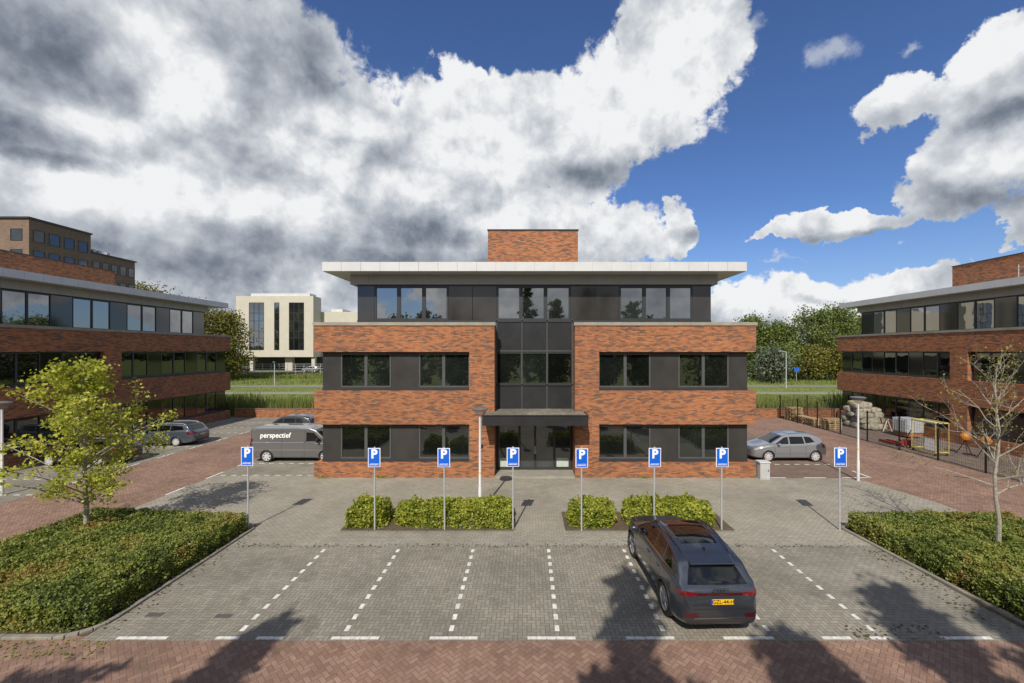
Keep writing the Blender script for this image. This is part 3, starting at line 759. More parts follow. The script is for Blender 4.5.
    def patch(s, quads, axis, name, mat, off=.006, nu=8, nv=6, both=True, parent=None, thick=.015, smooth=True):
        """panels laid on the body: quads of 2-D corners seen along an axis ('y' side, 'z' top, 'x+' rear, 'x-' front)"""
        obs = []
        for sg in ((-1, 1) if axis == 'y' and both else (1,)):
            mb = MB()
            for Q in quads:
                grid = []
                for j in range(nv + 1):
                    for i in range(nu + 1):
                        u, v = i / nu, j / nv
                        a = [(1-u)*(1-v)*Q[0][k] + u*(1-v)*Q[1][k] + u*v*Q[2][k] + (1-u)*v*Q[3][k] for k in (0, 1)]
                        if axis == 'y': o, d = Vector((a[0], sg * 3, a[1])), Vector((0, -sg, 0))
                        elif axis == 'z': o, d = Vector((a[0], a[1], 4)), Vector((0, 0, -1))
                        elif axis == 'x+': o, d = Vector((s.sp['L'] + 2, a[0], a[1])), Vector((-1, 0, 0))
                        else: o, d = Vector((-2, a[0], a[1])), Vector((1, 0, 0))
                        h = s.bvh.ray_cast(o, d)
                        if h[0] is None: grid.append(None); continue
                        nrm = h[1] if h[1].dot(d) < 0 else -h[1]
                        grid.append((h[0] + nrm * off, h[0] - nrm * thick))
                vs = []; idx = {}
                for q, gg in enumerate(grid):
                    if gg is not None: idx[q] = len(vs); vs += [gg[0], gg[1]]
                fs = []; W = nu + 1
                for j in range(nv):
                    for i in range(nu):
                        c = [j*W+i, j*W+i+1, (j+1)*W+i+1, (j+1)*W+i]
                        if all(q in idx for q in c): fs.append([idx[q] for q in c])
                        else: continue
                        for (e0, e1, edge) in ((c[0], c[1], j == 0), (c[1], c[2], i == nu - 1), (c[2], c[3], j == nv - 1), (c[3], c[0], i == 0)):
                            if edge: fs.append([idx[e0], idx[e1], idx[e1] + 1, idx[e0] + 1])
                mb.add(vs, fs)
            o = mb.build(name, mat, parent or s.root, smooth=smooth); obs.append(o)
        return obs
    def blob(s, name, c, r, mat, parent=None):
        mb = MB(); prof = [(max(.002, math.sin(t)) , math.cos(t)) for t in np.linspace(0, math.pi, 9)]
        mb.lathe([(a, -h) for a, h in prof], (0, 0, 0), 14)
        mb.v = [(c[0] + x * r[0], c[1] + y * r[1], c[2] + z * r[2]) for x, y, z in mb.v]
        return mb.build(name, mat, parent or s.root, smooth=True)

DARKTRIM = plain('dark_trim', (0.03, 0.03, 0.033), 0.45)
def carpaint(name, col, metal=0.5, rough=0.32):
    m, g, b = material(name)
    fl = g.node('ShaderNodeTexVoronoi'); fl.inputs['Scale'].default_value = 900; g.put(fl.inputs['Vector'], pos(g))
    k = g.rng(g.sep(fl.outputs['Color'])[0], 0, 1, .8, 1.25)
    g.l.new(g.v('MULTIPLY', tuple(col), g.comb(k, k, k)), b.inputs['Base Color'])
    b.inputs['Metallic'].default_value = metal; b.inputs['Roughness'].default_value = rough
    b.inputs['Coat Weight'].default_value = 1.0; b.inputs['Coat Roughness'].default_value = 0.04
    return m
P_DARK = carpaint('slate_grey_paint', (0.055, 0.064, 0.082), .6, .25); P_SILVER = carpaint('silver_blue_paint', (0.27, 0.28, 0.30), .5)
P_VAN = carpaint('van_grey_paint', (0.19, 0.19, 0.195), .55, .25); P_EST = carpaint('estate_grey_paint', (0.085, 0.10, 0.125)); P_BLACK = carpaint('black_paint', (0.012, 0.013, 0.015), .1); P_BLUE = carpaint('pale_blue_paint', (0.1, 0.2, 0.4), .3)
CARGLASS = glass_mat('car_glass', (0.004, 0.005, 0.006), 1.5, .01, 0.0)
TAIL = plain('tail_lamp_red', (0.11, 0.004, 0.006), 0.12, var=.4, scale=20, coat=1)
TAIL_D = plain('tail_lamp_dark', (0.055, 0.004, 0.006), 0.12, coat=1)
HEAD = plain('headlamp_glass', (0.55, 0.56, 0.58), 0.08, metal=.5)
CHROME = plain('bright_trim', (0.6, 0.6, 0.6), 0.15, metal=1)
PLATE_Y = plain('number_plate_yellow', (0.75, 0.46, 0.01), 0.5, var=.03)
PLATE_T = plain('number_plate_letters', (0.02, 0.02, 0.02), 0.5)
PLATE_B = plain('number_plate_blue', (0.01, 0.05, 0.4), 0.5)

def plate(car, x, zc, txt, w=.52, h=.11):
    pl = MB().box(x - .012, x, -w/2, w/2, zc - h/2, zc + h/2).build('number_plate', PLATE_Y, car.root)
    MB().box(x - .01, x + .003, -w/2 , -w/2 + .045, zc - h/2, zc + h/2).build('plate_strip', PLATE_B, pl)
    if txt:
        M = Matrix.Translation((x + .002, .022, zc)) @ Matrix(((0, 0, 1, 0), (1, 0, 0, 0), (0, 1, 0, 0), (0, 0, 0, 1)))
        text_mesh(txt, .115, PLATE_T, 'plate_text', pl, M, .002, .001)
    return pl

# --- dark electric SUV in the foreground bay
suv = dict(L=4.77, step=.022, tumble=.50, wr=.375, arch=.415, trim=.05, wheels=(.88, 3.78), spokes=5, spoke_w=.045, shoulder=.94, endr=.09,
    top=[(0, .72), (.05, .86), (.25, .98), (.9, 1.06), (1.3, 1.10), (1.75, 1.38), (2.2, 1.57), (2.7, 1.635), (3.3, 1.61), (3.9, 1.52), (4.14, 1.46), (4.24, 1.40), (4.52, 1.13), (4.64, 1.03), (4.72, .95), (4.77, .80)],
    belt=[(0, .70), (.3, .86), (1.3, 1.02), (3.2, 1.06), (4.2, 1.09), (4.6, 1.02), (4.77, .9)],
    bot=[(0, .30), (.3, .22), (4.3, .24), (4.77, .34)],
    plan=[(0, .66), (.12, .80), (.5, .93), (1.0, .955), (2.2, .95), (3.6, .97), (4.2, .955), (4.5, .91), (4.68, .84), (4.77, .76)])
suv['arch_mat'] = DARKTRIM
suv['rim_mat'] = plain('dark_alloy', (0.30, 0.30, 0.31), 0.3, metal=.3)
c = Car('parked_car', 'dark slate grey SUV with panoramic roof, parked in a bay in the foreground', 'car', suv, P_DARK)
c.patch([[(1.32, 1.10), (1.95, 1.12), (2.02, 1.42), (1.88, 1.40)], ], 'y', 'side_window', CARGLASS)
c.patch([[(2.0, 1.12), (2.72, 1.135), (2.72, 1.53), (2.07, 1.44)]], 'y', 'side_window', CARGLASS)
c.patch([[(2.79, 1.135), (3.42, 1.15), (3.42, 1.50), (2.79, 1.53)]], 'y', 'side_window', CARGLASS)
c.patch([[(3.49, 1.155), (4.05, 1.19), (3.86, 1.41), (3.49, 1.49)]], 'y', 'side_window', CARGLASS)
c.patch([[(1.25, 1.07), (4.16, 1.165), (4.16, 1.18), (1.25, 1.085)]], 'y', 'window_trim', CHROME, nu=30, nv=1, off=.012)
c.patch([[(1.28, -.72), (2.12, -.54), (2.12, .54), (1.28, .72)]], 'z', 'windscreen', CARGLASS, nu=12, nv=14)
c.patch([[(2.28, -.47), (3.62, -.45), (3.62, .45), (2.28, .47)]], 'z', 'sunroof', CARGLASS, nu=16, nv=12)
c.patch([[(-.68, 1.09), (.68, 1.09), (.53, 1.385), (-.53, 1.385)]], 'x+', 'rear_window', CARGLASS, nu=16, nv=10, off=.008)
# roof spoiler, rails, fin
sp_ = MB(); sp_.add([(4.02, -.54, 1.505), (4.02, .54, 1.505), (4.38, .50, 1.44), (4.38, -.50, 1.44), (4.02, -.56, 1.44), (4.02, .56, 1.44), (4.36, .52, 1.40), (4.36, -.52, 1.40)], [(0,1,2,3),(7,6,5,4),(0,4,5,1),(1,5,6,2),(2,6,7,3),(3,7,4,0)])
sp_.build('roof_spoiler', P_DARK, c.root, bevel=.015)
for sg in (-1, 1):
    pts = [(x, sg * lerp([(1.9, .57), (2.6, .62), (3.4, .61), (4.1, .55)], x), slerp(suv['top'], x) + lerp([(1.9, -.02), (2.1, .03), (3.9, .035), (4.1, -.02)], x)) for x in np.linspace(1.9, 4.1, 14)]
    MB().tube(pts, .017, 6).build('roof_rail', DARKTRIM, c.root, smooth=True)
fin = MB(); fin.add([(3.78, -.02, 1.545), (3.78, .02, 1.545), (3.98, .025, 1.52), (3.98, -.025, 1.52), (3.95, 0, 1.61), (3.91, 0, 1.605)], [(0,1,2,3),(0,4,5),(0,1,5),(1,2,4,5),(2,3,4),(3,0,5,4)]); fin.build('shark_fin', BLACK, c.root)
# tail lamps, light bar, badge, plate, bumper
c.patch([[(-.83, .91), (-.50, .925), (-.50, .975), (-.84, 1.005)]], 'x+', 'tail_light', TAIL, off=.015, nu=10, nv=4)
c.patch([[(.83, .91), (.50, .925), (.50, .975), (.84, 1.005)]], 'x+', 'tail_light', TAIL, off=.015, nu=10, nv=4)
c.patch([[(4.42, .93), (4.62, .89), (4.62, .99), (4.42, .975)]], 'y', 'tail_light', TAIL, off=.013, nu=5, nv=3)
c.patch([[(-.50, .93), (.50, .93), (.50, .97), (-.50, .97)]], 'x+', 'light_bar', TAIL_D, off=.014, nu=14, nv=2)
c.patch([[(-.78, .50), (-.52, .50), (-.52, .58), (-.80, .60)]], 'x+', 'reflector', TAIL_D, off=.012, nu=5, nv=2)
c.patch([[(.78, .50), (.52, .50), (.52, .58), (.80, .60)]], 'x+', 'reflector', TAIL_D, off=.012, nu=5, nv=2)
c.patch([[(-.72, .34), (.72, .34), (.80, .50), (-.80, .50)]], 'x+', 'rear_diffuser', DARKTRIM, off=.012, nu=14, nv=3)
c.patch([[(-.60, .475), (.60, .475), (.60, .492), (-.60, .492)]], 'x+', 'bumper_trim', CHROME, off=.017, nu=14, nv=1)
c.patch([[(-.74, .665), (.74, .665), (.74, .675), (-.74, .675)]], 'x+', 'tailgate_gap', BLACK, off=.003, nu=14, nv=1)
ring = MB()
for k in range(4):
    cy = -.12 + .08 * k
    ring.tube([(4.735, cy + .055 * math.cos(t), 1.035 + .045 * math.sin(t)) for t in np.linspace(0, 2 * math.pi, 17)], .007, 5, cap=False)
ring.build('badge', DARKTRIM, c.root)
plate(c, 4.80, .835, 'GZL-44-H')
c.patch([[(1.3, .26), (3.36, .26), (3.36, .37), (1.3, .37)]], 'y', 'sill', DARKTRIM, nu=20, nv=2)
for x in (1.40, 2.76, 3.5):
    c.patch([[(x, .42), (x + .009, .42), (x + .009, 1.08), (x, 1.08)]], 'y', 'door_gap', BLACK, off=.002, nu=1, nv=10)
for x in (2.45, 3.2): c.patch([[(x, .93), (x + .2, .935), (x + .2, .96), (x, .955)]], 'y', 'door_handle', P_DARK, off=.03, nu=4, nv=2)
c.patch([[(.12, .72), (.5, .80), (.52, .84), (.14, .80)]], 'y', 'headlight', HEAD, off=.01)
for sg in (-1, 1): c.blob('wing_mirror', (1.55, sg * 1.02, 1.12), (.07, .13, .08), P_DARK)
c.patch([[(-.2, 1.12), (.1, 1.11), (.1, 1.125), (-.2, 1.135)]], 'x+', 'rear_wiper', BLACK, off=.02, nu=6, nv=1)
c.root.location = (4.15, 14.25, 0); c.root.rotation_euler.z = R(-88.3); c.root.scale = (1.0, 1.0, 1.04)
SUV = c

# --- silver hatchback
hat = dict(L=4.2, tumble=.40, wr=.32, arch=.355, trim=.012, wheels=(.83, 3.44), spokes=9, spoke_w=.036, endr=.08, step=.05,
    top=[(0, .62), (.06, .74), (.3, .84), (.85, .98), (1.0, 1.02), (1.7, 1.40), (2.1, 1.51), (2.8, 1.54), (3.4, 1.49), (3.72, 1.40), (4.03, 1.04), (4.13, .92), (4.2, .75)],
    belt=[(0, .60), (.3, .74), (1.0, .90), (2.6, .96), (3.6, 1.0), (4.0, .98), (4.2, .8)],
    bot=[(0, .26), (.3, .20), (3.8, .22), (4.2, .32)],
    plan=[(0, .55), (.12, .70), (.5, .84), (1.0, .87), (3.4, .87), (3.9, .82), (4.1, .74), (4.2, .66)])
def hatch_details(c, sil, plate_x=None):
    c.patch([[(1.22, .985), (1.98, .99), (1.98, 1.37), (1.76, 1.33)]], 'y', 'side_window', CARGLASS)
    c.patch([[(2.06, .99), (2.86, 1.01), (2.80, 1.38), (2.06, 1.375)]], 'y', 'side_window', CARGLASS)
    c.patch([[(2.93, 1.03), (3.45, 1.10), (3.22, 1.36), (2.88, 1.39)]], 'y', 'side_window', CARGLASS)
    c.patch([[(1.0, -.66), (1.72, -.54), (1.72, .54), (1.0, .66)]], 'z', 'windscreen', CARGLASS)
    c.patch([[(-.52, 1.02), (.52, 1.02), (.46, 1.32), (-.46, 1.32)]], 'x+', 'rear_window', CARGLASS)
    c.patch([[(.10, .62), (.42, .70), (.55, .82), (.16, .74)]], 'y', 'headlight', HEAD, off=.01)
    c.patch([[(3.86, .80), (4.06, .80), (3.90, 1.06), (3.74, 1.06)]], 'y', 'tail_light', TAIL, off=.01)
    c.patch([[(1.1, .50), (3.1, .52), (3.1, .56), (1.1, .54)]], 'y', 'side_moulding', sil, off=.015, nu=16, nv=1)
    for x in (1.18, 2.02, 2.9): c.patch([[(x, .32), (x + .012, .32), (x + .012, .97), (x, .97)]], 'y', 'door_gap', BLACK, off=.002, nu=1, nv=8)
    for x in (1.75, 2.62): c.patch([[(x, .84), (x + .17, .845), (x + .17, .87), (x, .865)]], 'y', 'door_handle', sil, off=.03, nu=3, nv=2)
    for sg in (-1, 1): c.blob('wing_mirror', (1.38, sg * .93, 1.0), (.07, .11, .07), sil)
c = Car('parked_car', 'silver blue five-door hatchback parked beside the right end of the brick office', 'car', hat, P_SILVER)
hatch_details(c, P_SILVER)
plate(c, 4.21, .62, None)
c.root.location = (13.0, 25.5, 0); c.root.scale = (1.03, 1, 1.03)
# --- black car behind the van
hat2 = dict(hat); hat2['step'] = .07
c = Car('parked_car', 'black car mostly hidden behind the grey van, only roof and windows showing', 'car', hat2, P_BLACK)
hatch_details(c, P_BLACK); plate(c, 4.21, .62, None)
c.root.location = (-19.0, 30.7, 0); c.root.scale = (1, 1, 1.2)
# --- grey estate, left
est = dict(L=4.75, tumble=.38, wr=.32, arch=.355, trim=.012, wheels=(.92, 3.63), spokes=10, spoke_w=.036, endr=.08, step=.05,
    top=[(0, .62), (.06, .72), (.3, .82), (1.1, .98), (1.3, 1.02), (2.0, 1.40), (2.5, 1.48), (3.6, 1.47), (4.1, 1.41), (4.25, 1.36), (4.5, 1.04), (4.62, .92), (4.75, .72)],
    belt=[(0, .60), (.3, .72), (1.2, .92), (3.6, 1.0), (4.3, 1.02), (4.75, .8)],
    bot=[(0, .26), (.3, .2), (4.3, .22), (4.75, .32)],
    plan=[(0, .6), (.12, .74), (.5, .87), (1.0, .91), (3.6, .91), (4.3, .86), (4.6, .78), (4.75, .68)])
def estate(label, paint, loc):
    c = Car('parked_car', label, 'car', est, paint)
    c.patch([[(1.5, .99), (2.3, 1.01), (2.3, 1.36), (2.05, 1.33)]], 'y', 'side_window', CARGLASS)
    c.patch([[(2.38, 1.015), (3.15, 1.03), (3.15, 1.37), (2.38, 1.365)]], 'y', 'side_window', CARGLASS)
    c.patch([[(3.23, 1.035), (4.08, 1.10), (3.95, 1.33), (3.23, 1.365)]], 'y', 'side_window', CARGLASS)
    c.patch([[(1.28, -.68), (2.02, -.56), (2.02, .56), (1.28, .68)]], 'z', 'windscreen', CARGLASS)
    c.patch([[(-.58, 1.05), (.58, 1.05), (.50, 1.34), (-.50, 1.34)]], 'x+', 'rear_window', CARGLASS)
    c.patch([[(-.76, .80), (-.42, .82), (-.42, .96), (-.76, .98)]], 'x+', 'tail_light', TAIL, off=.012)
    c.patch([[(.76, .80), (.42, .82), (.42, .96), (.76, .98)]], 'x+', 'tail_light', TAIL, off=.012)
    c.patch([[(4.34, .80), (4.6, .80), (4.56, .97), (4.30, .99)]], 'y', 'tail_light', TAIL, off=.012)
    c.patch([[(-.7, .34), (.7, .34), (.72, .44), (-.72, .44)]], 'x+', 'bumper_lower', DARKTRIM, off=.01)
    for x in (1.5, 2.34, 3.18): c.patch([[(x, .32), (x + .012, .32), (x + .012, 1.0), (x, 1.0)]], 'y', 'door_gap', BLACK, off=.002, nu=1, nv=8)
    for sg in (-1, 1):
        c.blob('wing_mirror', (1.7, sg * .97, 1.03), (.07, .11, .07), paint)
        MB().tube([(x, sg * .58, slerp(est['top'], x) + lerp([(2.2, -.02), (2.4, .035), (3.9, .035), (4.1, -.02)], x)) for x in np.linspace(2.2, 4.1, 10)], .016, 6).build('roof_rail', GALV, c.root)
    plate(c, 4.76, .70, None); c.root.location = loc
    return c
estate('dark grey estate car with roof rails, parked in front of the left office', P_EST, (-27.0, 29.5, 0))
estate('black estate car parked behind the leafy young tree at the left', P_BLACK, (-27.3, 24.6, 0))
# --- small cars under the cream office
for i, (x, y, pt, lb) in enumerate(((-57.6, 110.5, P_SILVER, 'far-off silver car beside the right end of the cream office'), (-76.0, 111, P_BLACK, 'far-off dark car beside the left end of the cream office'), (-54.5, 114.5, P_BLACK, 'far-off black car behind the silver one beside the cream office'))):
    c = Car('parked_car', lb, 'car', hat2, pt); hatch_details(c, pt); c.root.location = (x, y, 0.9); 
    MB().box(-.5, 4.6, -1.2, 1.2, -.9, -.02)
sheet('far_parking_deck', [(-90, 109), (-44, 109), (-44, 118.4), (-90, 118.4)], .88, plain('deck_asphalt', (0.12, 0.12, 0.11), .9))
# --- panel van
van = dict(L=5.3, tumble=.17, wr=.345, arch=.385, trim=.02, wheels=(.95, 4.28), spokes=7, spoke_w=.05, shoulder=.97, endr=.10, step=.05,
    top=[(0, .80), (.08, .98), (.3, 1.10), (.75, 1.22), (.95, 1.32), (1.55, 1.82), (1.9, 1.93), (2.5, 1.97), (5.1, 1.96), (5.2, 1.93), (5.3, 1.85)],
    belt=[(0, .75), (.3, .95), (.9, 1.08), (1.5, 1.12), (5.3, 1.14)],
    bot=[(0, .3), (.3, .24), (5.0, .26), (5.3, .38)],
    plan=[(0, .70), (.12, .84), (.5, .93), (1.0, .95), (4.9, .95), (5.2, .93), (5.3, .89)])
c = Car('parked_van', 'dark grey panel van with white lettering, parked left of the brick office', 'van', van, P_VAN)
c.patch([[(1.15, 1.22), (2.05, 1.20), (2.05, 1.70), (1.62, 1.68)]], 'y', 'side_window', CARGLASS)
c.patch([[(.92, -.76), (1.58, -.70), (1.58, .70), (.92, .76)]], 'z', 'windscreen', CARGLASS)
c.patch([[(-.62, 1.15), (.62, 1.15), (.6, 1.62), (-.6, 1.62)]], 'x+', 'rear_window', CARGLASS)
c.patch([[(1.0, .70), (5.2, .70), (5.2, .735), (1.0, .735)]], 'y', 'side_moulding', P_SILVER, off=.004, nu=20, nv=1)
c.patch([[(2.2, 1.13), (5.15, 1.13), (5.15, 1.15), (2.2, 1.15)]], 'y', 'panel_crease', P_SILVER, off=.002, nu=20, nv=1)
for x in (2.12, 3.42): c.patch([[(x, .36), (x + .014, .36), (x + .014, 1.86), (x, 1.86)]], 'y', 'door_gap', BLACK, off=.002, nu=1, nv=12)
c.patch([[(5.12, .95), (5.26, .95), (5.26, 1.35), (5.12, 1.35)]], 'y', 'tail_light', TAIL, off=.01)
c.patch([[(.1, .78), (.42, .85), (.5, 1.05), (.16, .98)]], 'y', 'headlight', HEAD, off=.01)
for sg in (-1, 1): c.blob('wing_mirror', (1.32, sg * 1.07, 1.28), (.07, .11, .15), BLACK)
# lettering on the side that faces the camera (local +y once the van is turned round)
yy = c.cast_y(4.0, 1.55, 1)
M = Matrix.Translation((3.82, yy + .02, 1.53)) @ Matrix(((-1, 0, 0, 0), (0, 0, 1, 0), (0, 1, 0, 0), (0, 0, 0, 1))) @ Matrix.Rotation(R(-8), 4, 'X')
text_mesh('perspectief', .39, plain('white_lettering', (0.85, 0.85, 0.85), .5), 'lettering', c.root, M, .004, .006)
c.root.location = (-10.6, 25.5, 0); c.root.rotation_euler.z = R(180)
# ------------------------------------------------------------------ parking signs
def parking_sign():
    r = empty('parking_sign', (0, 0, 0), 'x', 'parking sign', 'blue parking signs along the kerb')
    MB().tube([(0, 0, 0), (0, 0, 2.96)], .03, 12).build('post', GALV, r, smooth=True)
    MB().lathe([(.031, 2.96), (.031, 2.975), (.012, 2.985)], (0, 0, 0), 12).build('post_cap', GALV, r)
    p = MB().box(-.22, .22, -.05, -.034, 2.28, 2.95).build('panel', SIGN_WHITE, r, bevel=.006)
    MB().box(-.195, .195, -.0525, -.0495, 2.30, 2.93).build('panel_face', SIGN_BLUE, p)
    M = Matrix.Translation((0, -.0535, 2.73)) @ Matrix.Rotation(R(90), 4, 'X')
    text_mesh('P', .43, SIGN_WHITE, 'letter', p, M, .0015, .016)
    # a line of fine print, too small to read
    mb = MB(); x = -.16
    while x < .15:
        w = random.choice((.014, .022, .03)); mb.box(x, x + w, -.0545, -.0515, 2.345, 2.375); x += w + .012
    mb.box(-.15, .16, -.0545, -.0515, 2.395, 2.405)
    mb.build('fine_print', SIGN_WHITE, p)
    for z in (2.45, 2.8): MB().box(-.05, .05, -.0335, .036, z, z + .03).build('bracket', GALV, r)
    return r
sign0 = parking_sign()
spots = [(-9.99, 15.4, 'blue P sign on a grey post nearest the grey van, far left of the row'),
    (-5.40, 15.25, 'blue P sign in front of the shrub at the left end of the left planter'),
    (-2.92, 15.25, 'blue P sign in front of the long clipped hedge of the left planter'),
    (-.5, 15.3, 'blue P sign in front of the entrance doors, at the right end of the hedge'),
    (1.93, 15.2, 'blue P sign in front of the small round bush right of the entrance'),
    (4.50, 15.25, 'blue P sign on a post right behind the dark SUV bonnet'),
    (6.90, 15.25, 'blue P sign on a post at the right end of the hedge beyond the SUV'),
    (11.13, 15.3, 'blue P sign on a post far right, at the corner of the large right hedge')]
for i, (x, y, lb) in enumerate(spots):
    s_ = sign0 if i == 0 else copy_tree(sign0)
    s_.location = (x, y, 0); s_.rotation_euler = (R(random.uniform(-.5, .5)), R(random.uniform(-.5, .5)), R(random.uniform(-4, 4))); s_['label'] = lb

# ------------------------------------------------------------------ street lamps
LAMP_BOWL = plain('lamp_bowl', (0.4, 0.42, 0.43), .15)
_g = NT(LAMP_BOWL.node_tree); _tr = _g.node('ShaderNodeBsdfTransparent'); _mx = _g.node('ShaderNodeMixShader'); _mx.inputs[0].default_value = .7
_g.l.new(_g.n['Principled BSDF'].outputs[0], _mx.inputs[1]); _g.l.new(_tr.outputs[0], _mx.inputs[2]); _g.l.new(_mx.outputs[0], _g.n['Material Output'].inputs[0])
def street_lamp(H):
    r = empty('street_lamp', (0, 0, 0), 'x', 'street lamp', 'lamp posts around the forecourt')
    MB().tube([(0, 0, 0), (0, 0, 1.0), (0, 0, 1.02), (0, 0, H - .3)], [.07, .068, .052, .042], 14).build('post', plain('lamp_post_paint', (0.55, 0.56, 0.56), .5), r, smooth=True)
    MB().lathe([(.05, H - .32), (.09, H - .28), (.30, H - .04), (.31, H - .02)], (0, 0, 0), 20).build('lamp_shade', LAMP_BOWL, r, smooth=True)
    MB().lathe([(.33, H - .02), (.34, H), (.30, H + .03), (.1, H + .06), (.02, H + .065)], (0, 0, 0), 20).build('cap', plain('lamp_cap', (0.13, 0.13, 0.135), .45), r, smooth=True)
    MB().tube([(0, 0, 1.55), (0, 0, 1.6)], .058, 12).build('sticker_band', plain('yellow_band', (0.7, 0.5, 0.02), .6), r)
    return r
la = street_lamp(4.1); la.location = (-1.86, 17.0, 0); la['label'] = 'slim grey lamp post with round head, left of the entrance behind the hedge'
lb_ = copy_tree(la); lb_.location = (16.25, 21.1, 0); lb_['label'] = 'thick grey lamp post with dish head, right of the silver hatchback'
lc = copy_tree(la); lc.location = (-23.2, 19.0, 0); lc['label'] = 'grey lamp post at the left picture edge beside the leafy young tree'
for q in [q for q in lb_.children if q.name.startswith('post')]: q.scale = (.95, .95, 1.0)
# far poles
pl = empty('light_pole', (-45.8, 78, 0), 'thin pale pole standing on the far verge in front of the cream office', 'pole')
MB().tube([(-45.8, 78, 0), (-45.8, 78, 4.3)], [.09, .06], 8).build('post', GALV, pl); MB().box(-45.9, -45.7, 77.6, 78.1, 4.28, 4.36).build('lamp_head', GALV, pl)
pl = empty('light_pole', (44.0, 73, 0), 'thin pale street light pole on the verge in front of the trees at the right', 'pole')
MB().tube([(44, 73, 0), (44, 73, 6.2)], [.1, .06], 8).build('post', GALV, pl); MB().tube([(44, 73, 6.15), (43.3, 73, 6.3)], .06, 6).build('arm', GALV, pl); MB().box(42.7, 43.35, 72.9, 73.1, 6.26, 6.36).build('lamp_head', GALV, pl)
sg_ = empty('road_sign', (54.5, 87, 0), 'small blue sign on a pole beyond the far road, before the right-hand trees', 'road sign')
MB().tube([(54.5, 87, 0), (54.5, 87, 2.9)], .05, 8).build('post', GALV, sg_); MB().box(54.0, 55.0, 86.9, 86.94, 2.1, 2.9).build('panel', SIGN_BLUE, sg_)

# utility cabinet by the right corner
ub = empty('utility_cabinet', (11.85, 21.45, 0), 'small grey metal cabinet at the foot of the right end of the brick office', 'cabinet')
CAB = plain('cabinet_grey', (0.42, 0.43, 0.43), .5)
MB().box(11.56, 12.04, 21.3, 21.7, .0, .82).build('body', CAB, ub, bevel=.01)
MB().box(11.53, 12.07, 21.27, 21.73, .82, .88).build('lid', plain('cabinet_lid', (0.55, 0.56, 0.56), .5), ub, bevel=.01)
dd = MB().box(11.6, 12.0, 21.285, 21.298, .06, .78).build('door', CAB, ub); MB().box(11.94, 11.97, 21.27, 21.284, .4, .5).build('handle', BLACK, dd)

# ------------------------------------------------------------------ mesh fence round the yard
FB = plain('fence_black', (0.01, 0.011, 0.011), .5)
fe = empty('mesh_fence', (23.9, 27, 0), 'long black wire mesh fence on posts between the red road and the right office yard', 'fence')
def fence_run(p0, p1, n, h=2.1):
    p0, p1 = Vector((*p0, 0)), Vector((*p1, 0)); d = (p1 - p0) / n
    for i in range(n + 1):
        q = p0 + d * i; MB().box(q.x - .035, q.x + .035, q.y - .035, q.y + .035, 0, h + .08).build('post', FB, fe)
        if i == n: break
        mb = MB(); a, b_ = q + d.normalized() * .05, q + d - d.normalized() * .05; L = (b_ - a).length
        m = int(L / .1)
        for k in range(m + 1):
            t = a + (b_ - a) * (k / m); mb.box(t.x - .0025, t.x + .0025, t.y - .0025, t.y + .0025, .05, h)
        for z in np.arange(.08, h + .01, .2):
            for s_ in (-.007, .007):
                nn = Vector((-d.y, d.x, 0)).normalized() * s_
                mb.tube([a + nn + Vector((0, 0, z)), b_ + nn + Vector((0, 0, z))], .003, 4, cap=False)
        mb.build('mesh_panel', FB, fe)
fence_run((23.9, 40.6), (23.9, 14.6), 10)
fence_run((23.9, 40.6), (29.1, 40.75), 2)

# ------------------------------------------------------------------ yard clutter
def pallet_mesh(mb, x, y, z, rz=0):
    c, s_ = math.cos(rz), math.sin(rz)
    fr = lambda u, v, w: (x + u * c - v * s_, y + u * s_ + v * c, z + w)
    o = MB(fr)
    for i in range(7): o.box(-.6 + i * .18, -.6 + i * .18 + .11, -.4, .4, .122, .144)
    for v in (-.4, -.05, .3):
        o.box(-.6, .59, v, v + .1, .1, .121)
        for u in (-.6, -.07, .45): o.box(u, u + .14, v, v + .1, .022, .099)
        o.box(-.6, .59, v, v + .1, 0, .021)
    mb.v, n = mb.v + o.v, len(mb.v); mb.f += [tuple(q + n for q in f) for f in o.f]
G_P = 'wooden pallets stacked in the yard'
def pallet_stack(x, y, n, rz, where, z0=0):
    for i in range(n):
        mb = MB(); pallet_mesh(mb, 0, 0, 0)
        lbl = ('wooden pallet, %s of %s' % (['bottom one', 'second one up', 'third one up', 'fourth one up', 'fifth one up', 'sixth one up', 'seventh one up'][i] if i < n - 1 or n == 1 else 'topmost one', where))
        if i == 0: o = proto_pallet.copy() if proto_pallet else None
        o = bpy.data.objects.new('pallet', PAL_ME); COL.objects.link(o)
        o.location = (x + random.uniform(-.04, .04), y + random.uniform(-.04, .04), z0 + i * .146); o.rotation_euler.z = rz + random.uniform(-.05, .05)
        tag(o, lbl, 'pallet', G_P)
proto_pallet = None
_mb = MB(); pallet_mesh(_mb, 0, 0, 0.0); PAL_ME = _mb.mesh('pallet'); PAL_ME.materials.append(WOOD)
pallet_stack(24.6, 39.7, 8, .1, 'the tall stack in the far corner of the fence')
pallet_stack(24.55, 38.3, 4, 1.5, 'the second pile behind the fence')
pallet_stack(24.6, 36.9, 4, 1.6, 'the third pile behind the fence')
pallet_stack(24.75, 35.0, 6, .15, 'the stack nearest the lamp post')
